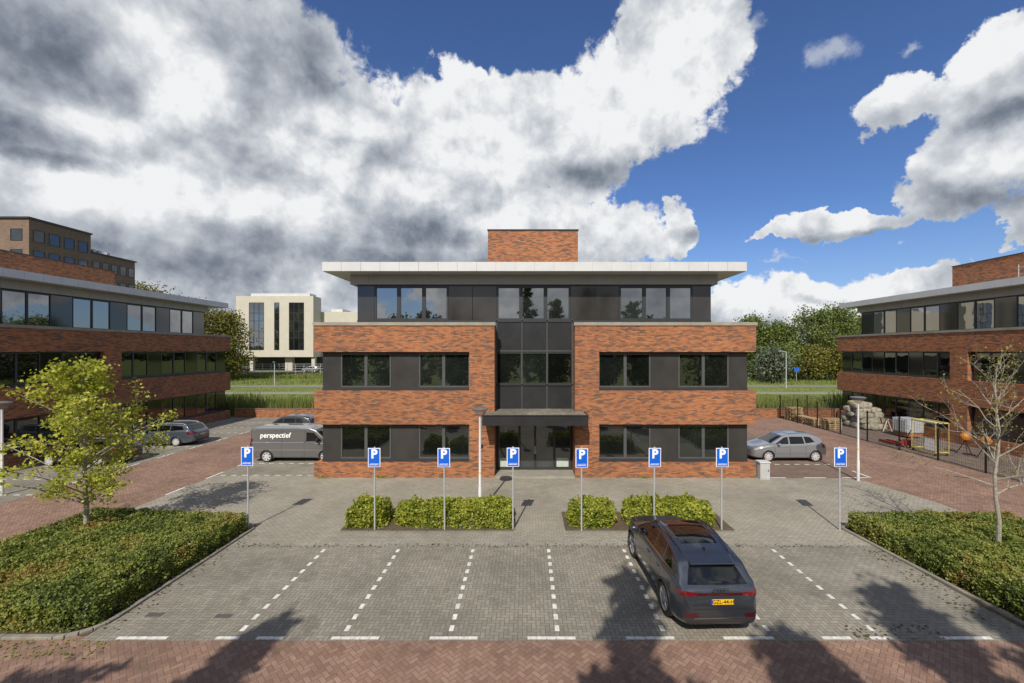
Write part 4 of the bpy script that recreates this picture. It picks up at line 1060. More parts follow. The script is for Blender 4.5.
# wrapped rubble: pale stone bags under a tarpaulin
BAG = plain('pale_stone_sack', (0.27, 0.25, 0.20), .85, var=.6, scale=5, bmp=.5)
TARP = plain('yellowed_tarpaulin', (0.36, 0.31, 0.15), .6, var=.6, scale=4)
def lump(name, c, r, mat, par=None, origin=None, seed=0, n=3):
    bm = bmesh.new(); bmesh.ops.create_icosphere(bm, subdivisions=n, radius=1)
    from mathutils import noise as mn
    for v in bm.verts:
        p = v.co.copy(); q = Vector((math.copysign(abs(p.x) ** .6, p.x), math.copysign(abs(p.y) ** .6, p.y), math.copysign(abs(p.z) ** .6, p.z)))
        k_ = 1 + .16 * mn.noise(p * 2.2 + Vector((seed, seed * 2.1, 0)))
        v.co = Vector((q.x * r[0] * k_, q.y * r[1] * k_, q.z * r[2] * k_)) + Vector(c)
    me = bpy.data.meshes.new(name); bm.to_mesh(me); bm.free()
    for f in me.polygons: f.use_smooth = True
    return link(name, me, mat, par, origin)
ns_ = 0
for lay, (z, n_) in enumerate(((.0, 10), (.42, 8), (.84, 6), (1.24, 4), (1.6, 2))):
    for q in range(n_):
        x = 27.3 + (q % 3) * .62 + random.uniform(-.15, .15); y = 34.7 + (q // 3) * .85 + lay * .22 + random.uniform(-.15, .15)
        o = lump('rubble_sack', (x, y, z + .27), (random.uniform(.3, .42), random.uniform(.35, .5), random.uniform(.22, .32)), BAG, origin=(x, y, z), seed=ns_, n=3); ns_ += 1
        tag(o, 'lumpy pale sack in the rubble pile beside the right office', 'sack', 'rubble sacks piled by the right office')
o = lump('tarpaulin', (27.9, 36.2, 1.95), (.5, .9, .22), TARP, origin=(27.9, 36.2, 1.8), seed=9); tag(o, 'crumpled yellowish sheet lying over the top of the rubble sacks', 'sheet')
# trestle
DX, DY = .9, 5.4
tr = empty('trestle', (28.5, 34.5, 0), 'pale wooden folding trestle standing between the rubble sacks and the white machine', 'trestle')
for sgx in (-.5, .5):
    for t in (-.35, .35): MB().tube([(28.5 + t, 34.5 + sgx, 0), (28.5, 34.5 + sgx, .95)], .04, 6).build('leg', plain('pale_wood', (.55, .5, .4), .8), tr)
MB().box(28.45, 28.55, 33.9, 35.1, .93, 1.02).build('top_bar', WOOD, tr)
# white machine / container
mc = empty('tool_container', (27.3, 26.2, 0), 'light grey ribbed container on an orange frame, in the yard by the windows', 'container')
MB().box(26.6, 27.8, 25.6, 26.9, .4, 1.4).build('body', plain('container_white', (.33, .35, .38), .6, var=.3), mc, bevel=.03)
mb = MB()
for i in range(6): mb.box(26.55, 26.598, 25.7 + i * .2, 25.8 + i * .2, .45, 1.35)
for i in range(5): mb.box(26.7 + i * .2, 26.8 + i * .2, 25.56, 25.598, .45, 1.35)
mb.build('ribs', CAB, mc)
MB().box(26.65, 27.75, 25.65, 26.85, .12, .399).build('frame', plain('orange_frame', (.28, .11, .05), .5), mc)
mc.location.x += 1; mc.location.y += 5.6
# red pallet truck
pt = empty('pallet_truck', (25.0, 24.9, 0), 'low red pallet truck parked just inside the fence', 'pallet truck')
RED = plain('red_steel', (.2, .02, .02), .4)
MB().box(24.6, 24.78, 24.6, 26.2, .08, .2).build('fork', RED, pt); MB().box(25.1, 25.28, 24.6, 26.2, .08, .2).build('fork', RED, pt)
MB().box(24.55, 25.33, 24.3, 24.6, .08, .5).build('body', RED, pt, bevel=.03)
MB().tube([(24.94, 24.4, .5), (24.94, 24.05, 1.2)], .025, 8).build('handle', BLACK, pt)
MB().lathe([(.09, -.06), (.1, 0), (.09, .06)], (24.94, 24.35, .1), 14, 'y').build('wheel', RUBBER, pt)
pt.location.x += 0.1; pt.location.y += 4
# yellow and white wheeled cage
cg = empty('wheeled_cage', (25.3, 22.7, 0), 'yellow framed wheeled cage with white boards, standing against the fence in the yard', 'cage trolley')
YEL = plain('yellow_steel', (.5, .42, .12), .6, var=.3)
mb = MB()
for x in (24.55, 25.35):
    for y in (22.0, 23.6): mb.box(x - .02, x + .02, y - .02, y + .02, .15, 2.0)
for z in (.2, 1.97):
    for x in (24.55, 25.35): mb.box(x - .025, x + .025, 22.03, 23.57, z, z + .06)
    for y in (22.0, 23.6): mb.box(24.58, 25.32, y - .025, y + .025, z, z + .06)
mb.build('frame', YEL, cg)
mb = MB()
for y in np.arange(22.15, 23.5, .12): mb.box(24.545, 24.555, y, y + .012, .26, 1.1)
for x in np.arange(24.65, 25.3, .12): mb.box(x, x + .012, 21.995, 22.005, .26, 1.1)
mb.build('mesh', GALV, cg)
MB().box(24.53, 24.57, 22.05, 22.7, .3, .95).build('board', SIGN_WHITE, cg); MB().box(24.6, 25.3, 22.1, 23.5, 1.935, 1.965).build('top_board', CREAM, cg)
for x in (24.6, 25.3):
    for y in (22.05, 23.55): MB().lathe([(.07, -.02), (.08, 0), (.07, .02)], (x, y, .08), 12, 'y').build('wheel', RUBBER, cg)
cg.location.x += 0.15; cg.location.y += 4
# orange litter / mixer drums
ORG = plain('orange_plastic', (.45, .17, .02), .6, var=.3)
for (x, y, lb) in ((27.0, 26.5, 'orange cement mixer drum on a dark stand, left of the other, behind the bare sapling'), (27.0, 25.3, 'orange cement mixer drum on a dark stand, right of the other, behind the bare sapling')):
    r = empty('cement_mixer', (x, y, 0), lb, 'cement mixer', 'orange cement mixers in the yard')
    MB().lathe([(.08, .85), (.22, .92), (.28, 1.08), (.26, 1.18), (.15, 1.32), (.14, 1.34)], (x, y, 0), 16).build('drum', ORG, r, smooth=True)
    for a in (0, 2.1, 4.2): MB().tube([(x + .4 * math.cos(a), y + .4 * math.sin(a), 0), (x, y, .85)], .025, 6).build('leg', BLACK, r)
cp_ = empty('parked_car', (28, 18, 0), 'x', 'car'); bpy.data.objects.remove(cp_)
# ------------------------------------------------------------------ plants
def hedge(name, poly, h, n, size, mat, label, group=None, bumpy=.12, core=.82, z0=0.0, top_only=1.0):
    """leaf-covered bed: leaves over an uneven top and down the sides of a footprint"""
    from mathutils import noise as mn
    P = np.array(poly, float); cx, cy = P.mean(0)
    def inside(pts):
        r = np.zeros(len(pts), bool); j = len(P) - 1
        for i in range(len(P)):
            xi, yi = P[i]; xj, yj = P[j]
            cond = ((yi > pts[:, 1]) != (yj > pts[:, 1])) & (pts[:, 0] < (xj - xi) * (pts[:, 1] - yi) / (yj - yi + 1e-12) + xi)
            r ^= cond; j = i
        return r
    def dist(pts):
        d = np.full(len(pts), 9.0)
        for i in range(len(P)):
            a, b_ = P[i], P[(i + 1) % len(P)]; ab = b_ - a
            t = np.clip(((pts - a) @ ab) / (ab @ ab), 0, 1)
            d = np.minimum(d, np.linalg.norm(pts - (a + t[:, None] * ab), axis=1))
        return d
    def top(x, y, d):
        b1 = mn.noise(Vector((x * .55, y * .55, 1.3))) ; b2 = mn.noise(Vector((x * 1.9, y * 1.9, 5)))
        b3 = mn.noise(Vector((x * 4.5, y * 4.5, 9)))
        edge = 1 - max(0, 1 - d / .38) ** 2.2 * .75
        return h * edge * (1 + bumpy * 1.2 * b1 + bumpy * b2 + bumpy * .8 * b3)
    lo, hi = P.min(0), P.max(0); out = []
    cand = rng.uniform(lo - .1, hi + .1, (n * 3, 2)); cand = cand[inside(cand)][:n]
    D = dist(cand)
    Z = np.array([top(x, y, d) for (x, y), d in zip(cand, D)])
    thin = (1 - rng.random(len(cand)) ** 1.5 * np.where(D < .35, .95, .28))
    out.append(np.column_stack([cand, Z * thin + .02]))
    # skirt
    per = sum(np.linalg.norm(P[(i + 1) % len(P)] - P[i]) for i in range(len(P)))
    m = int(n * .9 * per * h / (per * h + abs(np.prod(hi - lo))))
    for i in range(len(P)):
        a, b_ = P[i], P[(i + 1) % len(P)]; L = np.linalg.norm(b_ - a); k_ = int(m * L / per)
        t = rng.random(k_); zz = rng.random(k_) ** .8
        nrm = np.array([(b_ - a)[1], -(b_ - a)[0]]) / L
        if np.dot(nrm, (a + b_) / 2 - [cx, cy]) < 0: nrm = -nrm
        q = a + t[:, None] * (b_ - a) + nrm * (np.array([mn.noise(Vector((x * 3, i, z * 3))) for x, z in zip(t * L, zz)])[:, None] * .12 - (zz ** 3)[:, None] * .12 + rng.normal(size=(k_, 1)) * .03)
        out.append(np.column_stack([q, zz * h * .9 + .03]))
    k_ = max(40, n // 900)      # stray shoots sticking out of the top
    sb = cand[rng.integers(0, len(cand), k_)]; sd_ = dist(sb)
    for (x, y), d in zip(sb, sd_):
        hgt = random.uniform(.06, .22); q = rng.random((12, 1))
        ln = rng.normal(size=2) * .08
        out.append(np.column_stack([x + q * ln[0] + rng.normal(size=(12, 1)) * .012, y + q * ln[1] + rng.normal(size=(12, 1)) * .012, top(x, y, d) + q * hgt]))
    C = np.concatenate(out); C[:, 2] += z0
    o = empty(name, (cx, cy, z0), label, 'hedge', group)
    quads_obj('foliage', leaves(C, size, .9, .6), mat, o)
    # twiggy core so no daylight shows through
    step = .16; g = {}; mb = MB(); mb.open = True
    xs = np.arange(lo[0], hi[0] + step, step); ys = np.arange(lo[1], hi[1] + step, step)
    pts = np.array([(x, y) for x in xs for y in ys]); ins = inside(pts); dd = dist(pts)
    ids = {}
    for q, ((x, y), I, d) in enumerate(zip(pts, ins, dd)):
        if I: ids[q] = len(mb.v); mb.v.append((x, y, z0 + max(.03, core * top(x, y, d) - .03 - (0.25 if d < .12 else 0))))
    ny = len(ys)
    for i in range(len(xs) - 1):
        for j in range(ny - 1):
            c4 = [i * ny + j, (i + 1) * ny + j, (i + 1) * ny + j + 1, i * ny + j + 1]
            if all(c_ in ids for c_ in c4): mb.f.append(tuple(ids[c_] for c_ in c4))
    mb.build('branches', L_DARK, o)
    return o
hedge('hedge', [(-9.95, 9.9), (-9.92, 15.25), (-15.85, 15.85), (-15.95, 9.75), (-10.6, 9.72)], .72, 76000, .058, L_HEDGE, 'large low rust-flecked green hedge bed at the lower left, with the leafy young tree', bumpy=.2)
hedge('hedge', [(11.75, 10.0), (11.45, 15.35), (16.95, 15.35), (17.25, 9.75), (12.3, 9.72)], .72, 76000, .058, L_HEDGE, 'large low green hedge bed at the lower right, with the nearly bare sapling', bumpy=.2)
hedge('shrub', [(-6.48, 15.35), (-6.48, 16.75), (-5.3, 16.75), (-5.12, 16.2), (-5.2, 15.4)], .78, 3600, .085, L_BUSH, 'bright green shrub at the left end of the planter left of the entrance', bumpy=.2)['category'] = 'shrub'
hedge('shrub', [(-4.8, 15.7), (-4.9, 16.5), (-4.5, 16.7), (-3.75, 16.75), (-3.7, 15.45), (-4.4, 15.5)], .7, 2800, .085, L_BUSH, 'lower, looser bright shrub in the middle of the planter left of the entrance', bumpy=.3)['category'] = 'shrub'
hedge('hedge', [(-3.7, 15.35), (-3.7, 16.8), (-.6, 16.8), (-.58, 15.35)], .74, 8000, .085, L_BUSH, 'long clipped bright green hedge at the right end of the planter left of the entrance', bumpy=.14)
hedge('shrub', [(1.5, 15.6), (1.6, 16.6), (2.2, 16.8), (3.0, 16.7), (3.3, 16.2), (3.1, 15.5), (2.4, 15.3), (1.8, 15.35)], .76, 3800, .085, L_BUSH, 'rounded bright green bush right of the entrance, behind a parking sign', bumpy=.2)['category'] = 'shrub'
hedge('hedge', [(3.75, 15.4), (3.6, 16.0), (3.75, 16.75), (6.5, 16.8), (6.85, 16.2), (6.7, 15.45), (5.5, 15.35)], .76, 8200, .085, L_BUSH, 'long bright green hedge behind the dark SUV', bumpy=.18)

def tree(name, label, loc, H, th, cr_, nb, nleaf, lsize, leafmat, bark, shape=lambda t: math.sin(math.pi * min(1, max(0, t)) ** .75) ** .7, tr=.09, spread=.25, cl=.35, group=None, keep=None, lean=(0, 0), up=.5, subs=4, droop=0.0):
    o = empty(name, loc, label, 'tree', group); L0 = Vector(loc)
    tb = MB(); mid = []
    n = 9
    for i in range(n + 1):
        t = i / n; mid.append(L0 + Vector((lean[0] * t + random.uniform(-1, 1) * .02 * H * t * (1 - t), lean[1] * t + random.uniform(-1, 1) * .02 * H * t * (1 - t), H * .97 * t)))
    tb.tube(mid, [tr * (1 - .85 * (i / n)) + .006 for i in range(n + 1)], 9)
    def at(z):
        t = z / (H * .97) * n; i = min(n - 1, int(t)); return mid[i].lerp(mid[i + 1], t - i)
    clusters = []
    for i in range(nb):
        f = (i + random.random() * .8) / nb
        z = th + (H * .95 - th) * f ** .9
        a = i * 2.4 + random.uniform(-.5, .5)
        rad = cr_ * shape((z - th) / (H - th)) * random.uniform(.65, 1.08)
        s = at(max(th * .8, z - rad * .45)); e = at(z) + Vector((math.cos(a) * rad, math.sin(a) * rad, random.uniform(0, .15) * rad - droop * rad))
        m1 = s.lerp(e, .5) + Vector((random.uniform(-1, 1), random.uniform(-1, 1), .3 - droop)) * rad * .1
        r0 = tr * .42 * (1 - .6 * f)
        tb.tube([s, m1, e], [r0, r0 * .6, r0 * .2 + .003], 5)
        for j in range(subs):
            t = random.uniform(.25, .95); b0 = s.lerp(m1, t * 2) if t < .5 else m1.lerp(e, t * 2 - 1)
            d = Vector((random.gauss(0, 1), random.gauss(0, 1), random.gauss(.25, .6))).normalized() * rad * random.uniform(.2, .45)
            tb.tube([b0, b0 + d * .55 + Vector((0, 0, .02)), b0 + d], [r0 * .4, r0 * .25, .004], 4)
            clusters += [b0 + d, b0 + d * .6]
        clusters += [e, m1.lerp(e, .5)]
    clusters.append(mid[-1])
    C = np.array([tuple(c_) for c_ in clusters]); 
    w = rng.random(len(C)) ** .8 + .15; idx = rng.choice(len(C), nleaf, p=w / w.sum())
    pts = C[idx] + rng.normal(size=(nleaf, 3)) * cl * np.array([1, 1, .7])
    if keep: pts = pts[[keep(p) for p in pts]]
    tb.build('trunk', bark, o, smooth=True)
    quads_obj('crown', leaves(pts, lsize, up), leafmat, o)
    return o
# leafy young tree on the left hedge bed, sapling on the right one
tree('young_tree', 'leafy yellow-green young tree with a pale trunk growing in the left hedge bed', (-14.45, 14.1, 0), 6.25, 1.7, 3.05, 38, 8200, .11, L_YOUNG, BARK_PALE,
     shape=lambda t: max(.14, (1 - t) ** .7 * (1 - max(0, .12 - t) * 4) * random.choice((.6, .8, 1, 1.1))), tr=.075, cl=.13, lean=(-.1, 0), subs=7, droop=-.12)
def bare_sapling(name, label, loc, H):
    """thin upswept limbs that fork twice, with few leaves"""
    o = empty(name, loc, label, 'tree'); L0 = Vector(loc); tb = MB(); tips = []
    mid = [L0 + Vector((.04 * math.sin(i * 1.3), .04 * math.cos(i * 1.7), H * i / 9)) for i in range(10)]
    tb.tube(mid, [.07 * (1 - .88 * i / 9) for i in range(10)], 9)
    def grow(p, d, L, r, lev):
        pts = [p]; q = p; n = 4
        for k in range(n):
            d = (d + Vector((random.gauss(0, .16), random.gauss(0, .16), random.gauss(.06, .1)))).normalized(); q = q + d * L / n; pts.append(q)
        tb.tube(pts, [r * (1 - .75 * k / n) for k in range(n + 1)], 5)
        if lev > 0:
            for k in range(random.randint(3, 5)):
                b0 = pts[random.randint(1, n)]; dd = (d + Vector((random.gauss(0, .7), random.gauss(0, .7), random.gauss(.1, .4)))).normalized()
                grow(b0, dd, L * random.uniform(.35, .6), r * .45, lev - 1)
        for k in range(2, n + 1): tips.append(pts[k])
    for i in range(17):
        f = i / 16; z = 2.1 + (H - 2.5) * f; a = i * 2.4 + random.uniform(-.4, .4)
        el = .35 + f * .75
        grow(L0 + Vector((0, 0, z)), Vector((math.cos(a) * math.cos(el), math.sin(a) * math.cos(el), math.sin(el))), (2.4 - 1.5 * f) * random.uniform(.75, 1.1), .024 * (1.1 - .6 * f), 2)
    tb.build('trunk', BARK_PALE, o, smooth=True)
    C = np.array([tuple(t) for t in tips]); idx = rng.integers(0, len(C), 1000)
    quads_obj('crown', leaves(C[idx] + rng.normal(size=(1000, 3)) * .07, .065, .3), L_SAP, o)
L_SAP = leaf_mat('sapling_leaf', [(.1, (.12, .10, .03)), (.5, (.25, .23, .05)), (.9, (.40, .34, .09))], .35)
bare_sapling('sapling', 'nearly bare pale-barked sapling growing in the right hedge bed', (14.1, 12.9, 0), 6.0)
# shade trees behind the camera: they throw the foreground shadows and show in the windows
G_S = 'trees behind the camera'
kp = lambda p: p[1] < -.55
for (x, y, H, r_, lb) in (
        (-8.2, -2.6, 12.5, .8, 'slender tree left of the viewpoint, throwing the left shadow'), (-6.2, -5.6, 10.6, 1.2, 'second slender tree left of the viewpoint'),
        (-11.5, -3.4, 11.4, 2.4, 'broad tree far left of the viewpoint'),
        (.0, -3.0, 14.9, 1.35, 'tall tree right behind the viewpoint, throwing the middle shadow'), (3.4, -3.2, 12.6, 1.7, 'tree just right of the viewpoint'),
        (6.7, -2.8, 14.0, 1.5, 'tall slender tree right of the viewpoint'), (8.8, -3.1, 13.2, 1.7, 'broad tree right of the viewpoint'), (12.0, -3.5, 12.2, 2.3, 'broad tree farther right of the viewpoint')):
    tree('shade_tree', lb, (x, y, 0), H, 2.8, r_, 40, 10500, .22, L_GREEN, BARK, shape=lambda t: max(.15, math.sin(math.pi * min(1, t * .8 + .2)) ** .8) * random.choice((.6, .85, 1, 1.15)), tr=.14, cl=.14, droop=-.3, group=G_S, keep=kp, subs=5)
for i, x in enumerate(np.arange(-48, 60, 7.5)):
    tree('back_tree', 'tree in the wooded strip far behind the viewpoint', (x + random.uniform(-2, 2), -19 + random.uniform(-3, 3), 0), random.uniform(8.5, 12), 1.5, 3.6, 26, 3200, .5, L_GREEN, BARK, tr=.2, cl=.7, group='wooded strip behind the camera', subs=3)

# background trees
def bg(x, y, H, r_, mat, lb, n=9000, ls=.42, th=1.5, cl=.9):
    return tree('tree', lb, (x, y, 0), H, th, r_, 60, n, ls, mat, BARK, shape=lambda t: max(.25, math.sin(math.pi * (t * .78 + .2)) ** .6), tr=.3, cl=cl, group='trees beyond the far road', subs=4)
bg(50.5, 96, 14.2, 5.0, L_GREEN, 'dark green tree just right of the brick office roof, beyond the far road')
bg(57.5, 98, 12.8, 4.6, L_GREEN, 'dense green tree right behind the thin light pole')
bg(64.5, 97, 15.8, 5.4, L_GREEN, 'tallest green tree beside the left end of the right office')
bg(71.5, 99, 17.0, 5.5, L_GREEN, 'tall green tree partly hidden by the right office')
bg(79, 101, 15.0, 6.0, L_GREEN, 'broad green tree hidden mostly by the right office')
bg(54.0, 91, 7.0, 3.4, L_GREEN, 'low bushy green tree in front of the dark row, near the blue sign', 6000)
bg(60.5, 91, 6.8, 2.2, L_YELLOW, 'low yellowish tree between the taller green ones, right of the blue sign', 5000)
bg(66.5, 91, 7.0, 3.2, L_YELLOW, 'low yellow-green tree close beside the right office', 6000)
bg(56.8, 92, 5.2, 2.2, L_RUST, 'small brownish bush left of the blue sign', 3500)
bg(48.0, 84, 6.4, 2.6, leaf_mat('silver_leaf', [(.1, (.07, .09, .06)), (.9, (.17, .2, .14))], .2), 'silvery willow bush tight against the right end of the brick office', 5000)
bg(-64.5, 92, 15.2, 4.4, L_YELLOW, 'yellow-green tree between the left office and the cream office')
bg(-69.5, 90, 17.5, 4.6, L_YELLOW, 'taller yellow-green tree behind the end of the left office')
bg(-66.0, 80, 12.0, 3.4, L_GREEN, 'darker tree in front of the yellow-green ones by the left office')
bg(-77, 88, 20.0, 4.8, L_YELLOW, 'yellowing tree whose top shows over the left office roof')
bg(-84, 90, 21.5, 5.0, L_YELLOW, 'yellowing tree whose top shows beside the brown tower')
bg(-92, 140, 18.0, 6, L_GREEN, 'dark green tree behind the left side of the cream office')
# far wood all round, reeds, verges
a = rng.uniform(0, 2 * math.pi, 26000); rr_ = rng.uniform(300, 330, 26000)
C = np.stack([rr_ * np.cos(a), rr_ * np.sin(a), (rng.random(26000) ** .7) * (11 + 4 * np.sin(a * 23) + 3 * np.sin(a * 61))], 1)
tag(quads_obj('far_wood', leaves(C, 4.0, .2, .8), L_GREEN), kind='stuff')
def blades(name, xs, ys, n, h, w, mat, dens=None):
    x = rng.uniform(*xs, n); y = rng.uniform(*ys, n)
    hh = h * (.6 + .6 * rng.random(n)) * (1 + .25 * np.sin(x * .9) * np.sin(x * .31 + 1))
    if dens is not None: hh = hh * dens(x, y)
    an = rng.uniform(0, math.pi, n); dx, dy = np.cos(an) * w / 2, np.sin(an) * w / 2
    lx, ly = rng.normal(size=n) * .12 * hh, rng.normal(size=n) * .12 * hh
    z = np.zeros(n)
    V = np.stack([np.stack([x - dx, y - dy, z], 1), np.stack([x + dx, y + dy, z], 1), np.stack([x + dx * .3 + lx, y + dy * .3 + ly, hh], 1), np.stack([x - dx * .3 + lx, y - dy * .3 + ly, hh], 1)], 1)
    return tag(quads_obj(name, V, mat), kind='stuff')
blades('reeds', (-40, 48), (42.0, 46.0), 15000, 1.5, .07, L_REED)
blades('tall_grass', (-50, 60), (46, 61), 24000, .3, .07, L_REED)
blades('tall_grass', (-75, 80), (67, 74), 9000, .12, .09, L_REED)
blades('tall_grass', (-95, 95), (79.5, 95), 16000, .45, .1, L_REED)
blades('weeds', (-90, -44), (97, 108), 9000, .8, .14, L_REED)
for X, w in ((-10.2, .5), (-7.2, .7), (5.8, .5)):
    C = np.stack([rng.normal(X, w * .3, 90), rng.uniform(21.42, 21.56, 90), rng.uniform(.02, .14, 90)], 1)
    tag(quads_obj('weeds', leaves(C, .05, .2), L_BUSH), kind='stuff')
# ------------------------------------------------------------------ camera, sun, sky
cd = bpy.data.cameras.new('camera'); cam = bpy.data.objects.new('camera', cd); COL.objects.link(cam)
cam.location = (0, 0, CAMH); cam.rotation_euler = (R(90), 0, 0)
cd.sensor_width = 36; cd.lens = F / 1024 * 36
cd.shift_x = -(PX0 - 512) / 1024; cd.shift_y = (PY0 - 341.5) / 1024
cd.clip_start = .3; cd.clip_end = 3000
scene.camera = cam
SUN_EL = 42.5
sx, sy = .185, .983                     # direction the light travels over the ground
sd = bpy.data.lights.new('sun', 'SUN'); sun = bpy.data.objects.new('sun', sd); COL.objects.link(sun)
sd.energy = 4.9; sd.angle = R(.5); sd.color = (1.0, .92, .81)
h = math.hypot(sx, sy); ce = math.cos(R(SUN_EL))
dirv = Vector((sx / h * ce, sy / h * ce, -math.sin(R(SUN_EL))))
sun.rotation_euler = dirv.to_track_quat('-Z', 'Y').to_euler()

w = bpy.data.worlds.new('World'); scene.world = w; w.use_nodes = True
g = NT(w.node_tree); bgn = g.n['Background']
sky = g.node('ShaderNodeTexSky', sky_type='NISHITA'); sky.sun_disc = False
sky.sun_elevation = R(SUN_EL); sky.sun_rotation = math.atan2(-sx, -sy); sky.air_density = 1.0; sky.dust_density = .3; sky.ozone_density = 3.0
D = g.node('ShaderNodeTexCoord').outputs['Generated']
X, Y, Z = g.sep(D)
az = g.m('ARCTAN2', X, Y)
hz = g.m('SQRT', g.m('ADD', g.m('MULTIPLY', X, X), g.m('MULTIPLY', Y, Y)))
te = g.m('DIVIDE', Z, g.m('MAXIMUM', hz, .02))
P2 = g.comb(az, te, 0)
# domain warp gives the blobs their ragged edges
wn = g.node('ShaderNodeTexNoise'); g.put(wn.inputs['Vector'], D); wn.inputs['Scale'].default_value = 5.5; wn.inputs['Detail'].default_value = 7; wn.inputs['Roughness'].default_value = .6
wv = g.v('MULTIPLY', g.v('SUBTRACT', wn.outputs['Color'], (.5, .5, .5)), (.30, .26, 0))
PW = g.v('ADD', P2, wv)
wv2 = g.v('MULTIPLY', g.v('SUBTRACT', wn.outputs['Color'], (.5, .5, .5)), (.12, .10, 0))
PW2 = g.v('ADD', P2, wv2)
def blobs(lst, P_):
    acc = None
    for (px_, py_, rx, ry) in lst:
        dx = px_ - PX0; hyp = math.hypot(F, dx)
        a0 = math.atan2(dx, F); t0_ = (PY0 - py_) / hyp
        ra = rx * F / (hyp * hyp); rt = ry / hyp
        q = g.v('MULTIPLY', g.v('SUBTRACT', P_, (a0, t0_, 0)), (1 / ra, 1 / rt, 0))
        f = g.m('SUBTRACT', 1.0, g.v('LENGTH', q))
        acc = f if acc is None else g.m('MAXIMUM', acc, f)
    return acc
CL = [(60, 130, 330, 200), (240, 150, 170, 190), (330, 190, 150, 120), (440, 150, 110, 75), (520, 145, 110, 75), (590, 120, 80, 66), (640, 95, 80, 70), (690, 55, 70, 66), (680, 20, 66, 70), (470, 90, 45, 35), (430, 200, 170, 100), (575, 232, 90, 40), (200, 290, 330, 70), (280, 320, 260, 50),
      (676, 220, 27, 22), (900, 103, 62, 28), (862, 220, 90, 16), (800, 232, 40, 9), (1015, 120, 84, 76), (975, 172, 66, 44), (1000, 55, 60, 40), (1025, 215, 30, 24),
      (800, 308, 130, 34), (740, 306, 60, 34), (900, 296, 110, 24), (1000, 290, 120, 24), (650, 300, 60, 30)]
WISP = [(760, 35, 26, 24), (815, 58, 30, 20), (895, 55, 20, 8), (790, 262, 26, 6), (910, 247, 20, 6)]
# cloud bank also behind the viewer, seen only in windows and as fill light
base = blobs(CL, PW)
back = g.m('SUBTRACT', g.noise(D, 2.1, 5, .6), .52)
back = g.m('ADD', g.m('MULTIPLY', back, 2.4), g.m('MULTIPLY', g.smooth(Y, .1, -.3), .32))
front = g.smooth(Y, .0, .25)
base = g.m('ADD', g.m('MULTIPLY', base, front), g.m('MULTIPLY', back, g.m('SUBTRACT', 1.0, front)))
n1 = g.noise(D, 9.0, 8, .62, .3)
nf = g.noise(D, 26.0, 6, .6, .2)
dens = g.m('ADD', g.m('ADD', base, g.m('MULTIPLY', g.m('SUBTRACT', n1, .5), 1.15)), g.m('MULTIPLY', g.m('SUBTRACT', nf, .5), .3))
cover = g.smooth(dens, .0, .17)
wisp = g.m('MULTIPLY', g.smooth(g.m('ADD', blobs(WISP, PW), g.m('MULTIPLY', g.m('SUBTRACT', n1, .52), 2.6)), .1, .9), .6)
# relief: same noise looked up a little towards the light
S1 = g.v('ADD', D, (-.035, -.02, .05))
n1b = g.noise(S1, 9.0, 8, .62, .3)
rel = g.m('SUBTRACT', n1, n1b)
m1 = g.noise(D, 3.6, 5, .6, .2); m1b = g.noise(g.v('ADD', D, (-.07, -.03, .10)), 3.6, 5, .6, .2)
rel2 = g.m('SUBTRACT', m1, m1b)
DARK = [(20, 40, 160, 60), (90, 60, 50, 40), (10, 128, 80, 24), (110, 250, 60, 12), (400, 268, 190, 26), (230, 266, 170, 22), (330, 70, 46, 50), (600, 170, 50, 14), (950, 204, 80, 18), (1010, 112, 50, 12), (440, 240, 90, 18), (350, 20, 40, 40), (820, 300, 24, 6), (690, 230, 26, 7), (860, 234, 80, 6), (60, 165, 60, 10)]
LITE = [(140, 50, 60, 50), (190, 90, 60, 50), (100, 135, 60, 20), (370, 75, 50, 40), (350, 120, 60, 24), (470, 85, 60, 40), (230, 205, 140, 24), (90, 195, 140, 26), (300, 150, 80, 24), (610, 100, 80, 60), (560, 228, 100, 34), (690, 60, 60, 80), (985, 50, 50, 34), (1000, 160, 60, 30), (810, 290, 140, 30), (310, 275, 40, 22), (885, 98, 60, 22), (860, 212, 90, 18), (480, 150, 80, 40), (420, 190, 90, 20)]
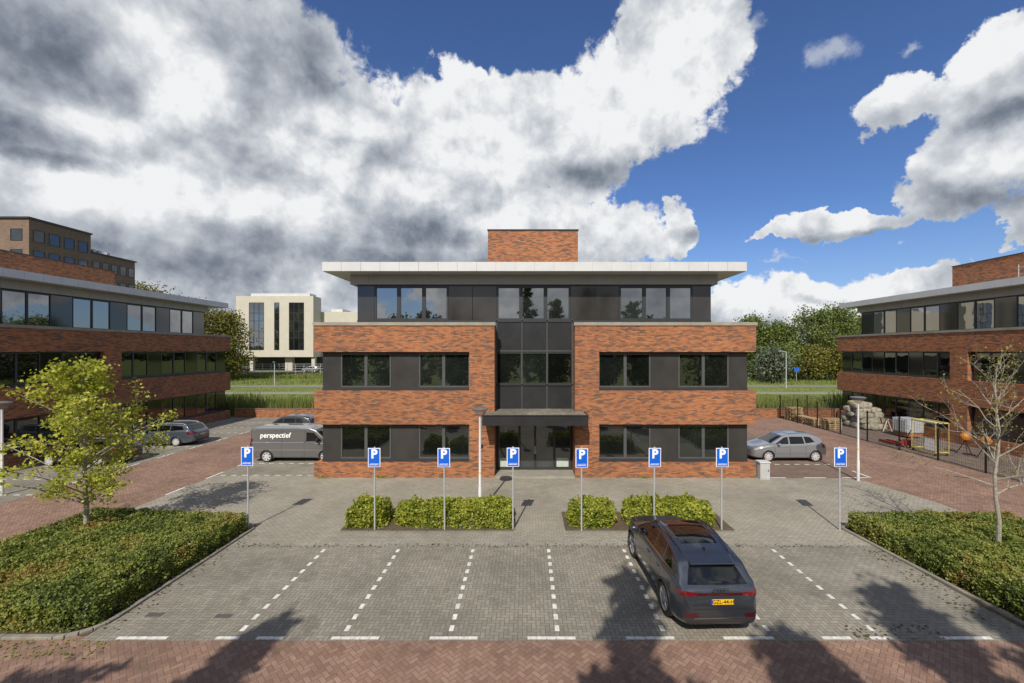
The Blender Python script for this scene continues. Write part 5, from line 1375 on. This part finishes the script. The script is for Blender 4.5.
dk = g.smooth(blobs(DARK, PW2), -.6, .9); lt = g.smooth(blobs(LITE, PW2), -.35, .7)
edge = g.smooth(dens, .6, .05)
def puff(vec): return g.m('ABSOLUTE', g.m('SUBTRACT', g.noise(vec, 8.0, 3, .5), .5))
pf = g.m('MULTIPLY', g.m('SUBTRACT', puff(D), puff(g.v('ADD', D, (-.02, -.012, .035)))), 2.2)
rel3 = g.m('SUBTRACT', nf, g.noise(g.v('ADD', D, (-.012, -.008, .018)), 26.0, 6, .6, .2))
sh = g.m('ADD', g.m('ADD', .66, g.m('MULTIPLY', rel, .8)), g.m('MULTIPLY', rel3, .38))
sh = g.m('ADD', sh, g.m('MULTIPLY', pf, .33))
sh = g.m('ADD', sh, g.m('MULTIPLY', rel2, .7))
sh = g.m('ADD', sh, g.m('MULTIPLY', lt, .34))
sh = g.m('SUBTRACT', sh, g.m('MULTIPLY', dk, .40))
sh = g.m('ADD', sh, g.m('MULTIPLY', edge, .12), clamp=True)
ccol = g.ramp(sh, [(.0, (.10, .12, .155)), (.25, (.19, .22, .275)), (.5, (.36, .395, .45)), (.75, (.58, .61, .655)), (1.0, (.88, .89, .90))])
skyc = g.v('MULTIPLY', sky.outputs[0], (.068, .084, .115))
skyc = g.mix(g.m('MULTIPLY', g.smooth(te, .30, .0), .35), skyc, (.40, .52, .68))
c1 = g.mix(wisp, skyc, (.62, .66, .72))
c2 = g.mix(cover, c1, ccol)
# below the horizon: dull ground tone
c3 = g.mix(g.smooth(Z, .0, -.03), c2, (.12, .13, .09))
g.l.new(c3, bgn.inputs['Color']); bgn.inputs['Strength'].default_value = 1.0
scene.view_settings.view_transform = 'Standard'; scene.view_settings.look = 'None'; scene.view_settings.gamma = 1; scene.view_settings.exposure = 0
try: scene.view_settings.use_curve_mapping = False
except Exception: pass
scene.cycles.max_bounces = 6; scene.cycles.diffuse_bounces = 2; scene.cycles.glossy_bounces = 3; scene.cycles.transmission_bounces = 3
scene.cycles.use_denoising = True
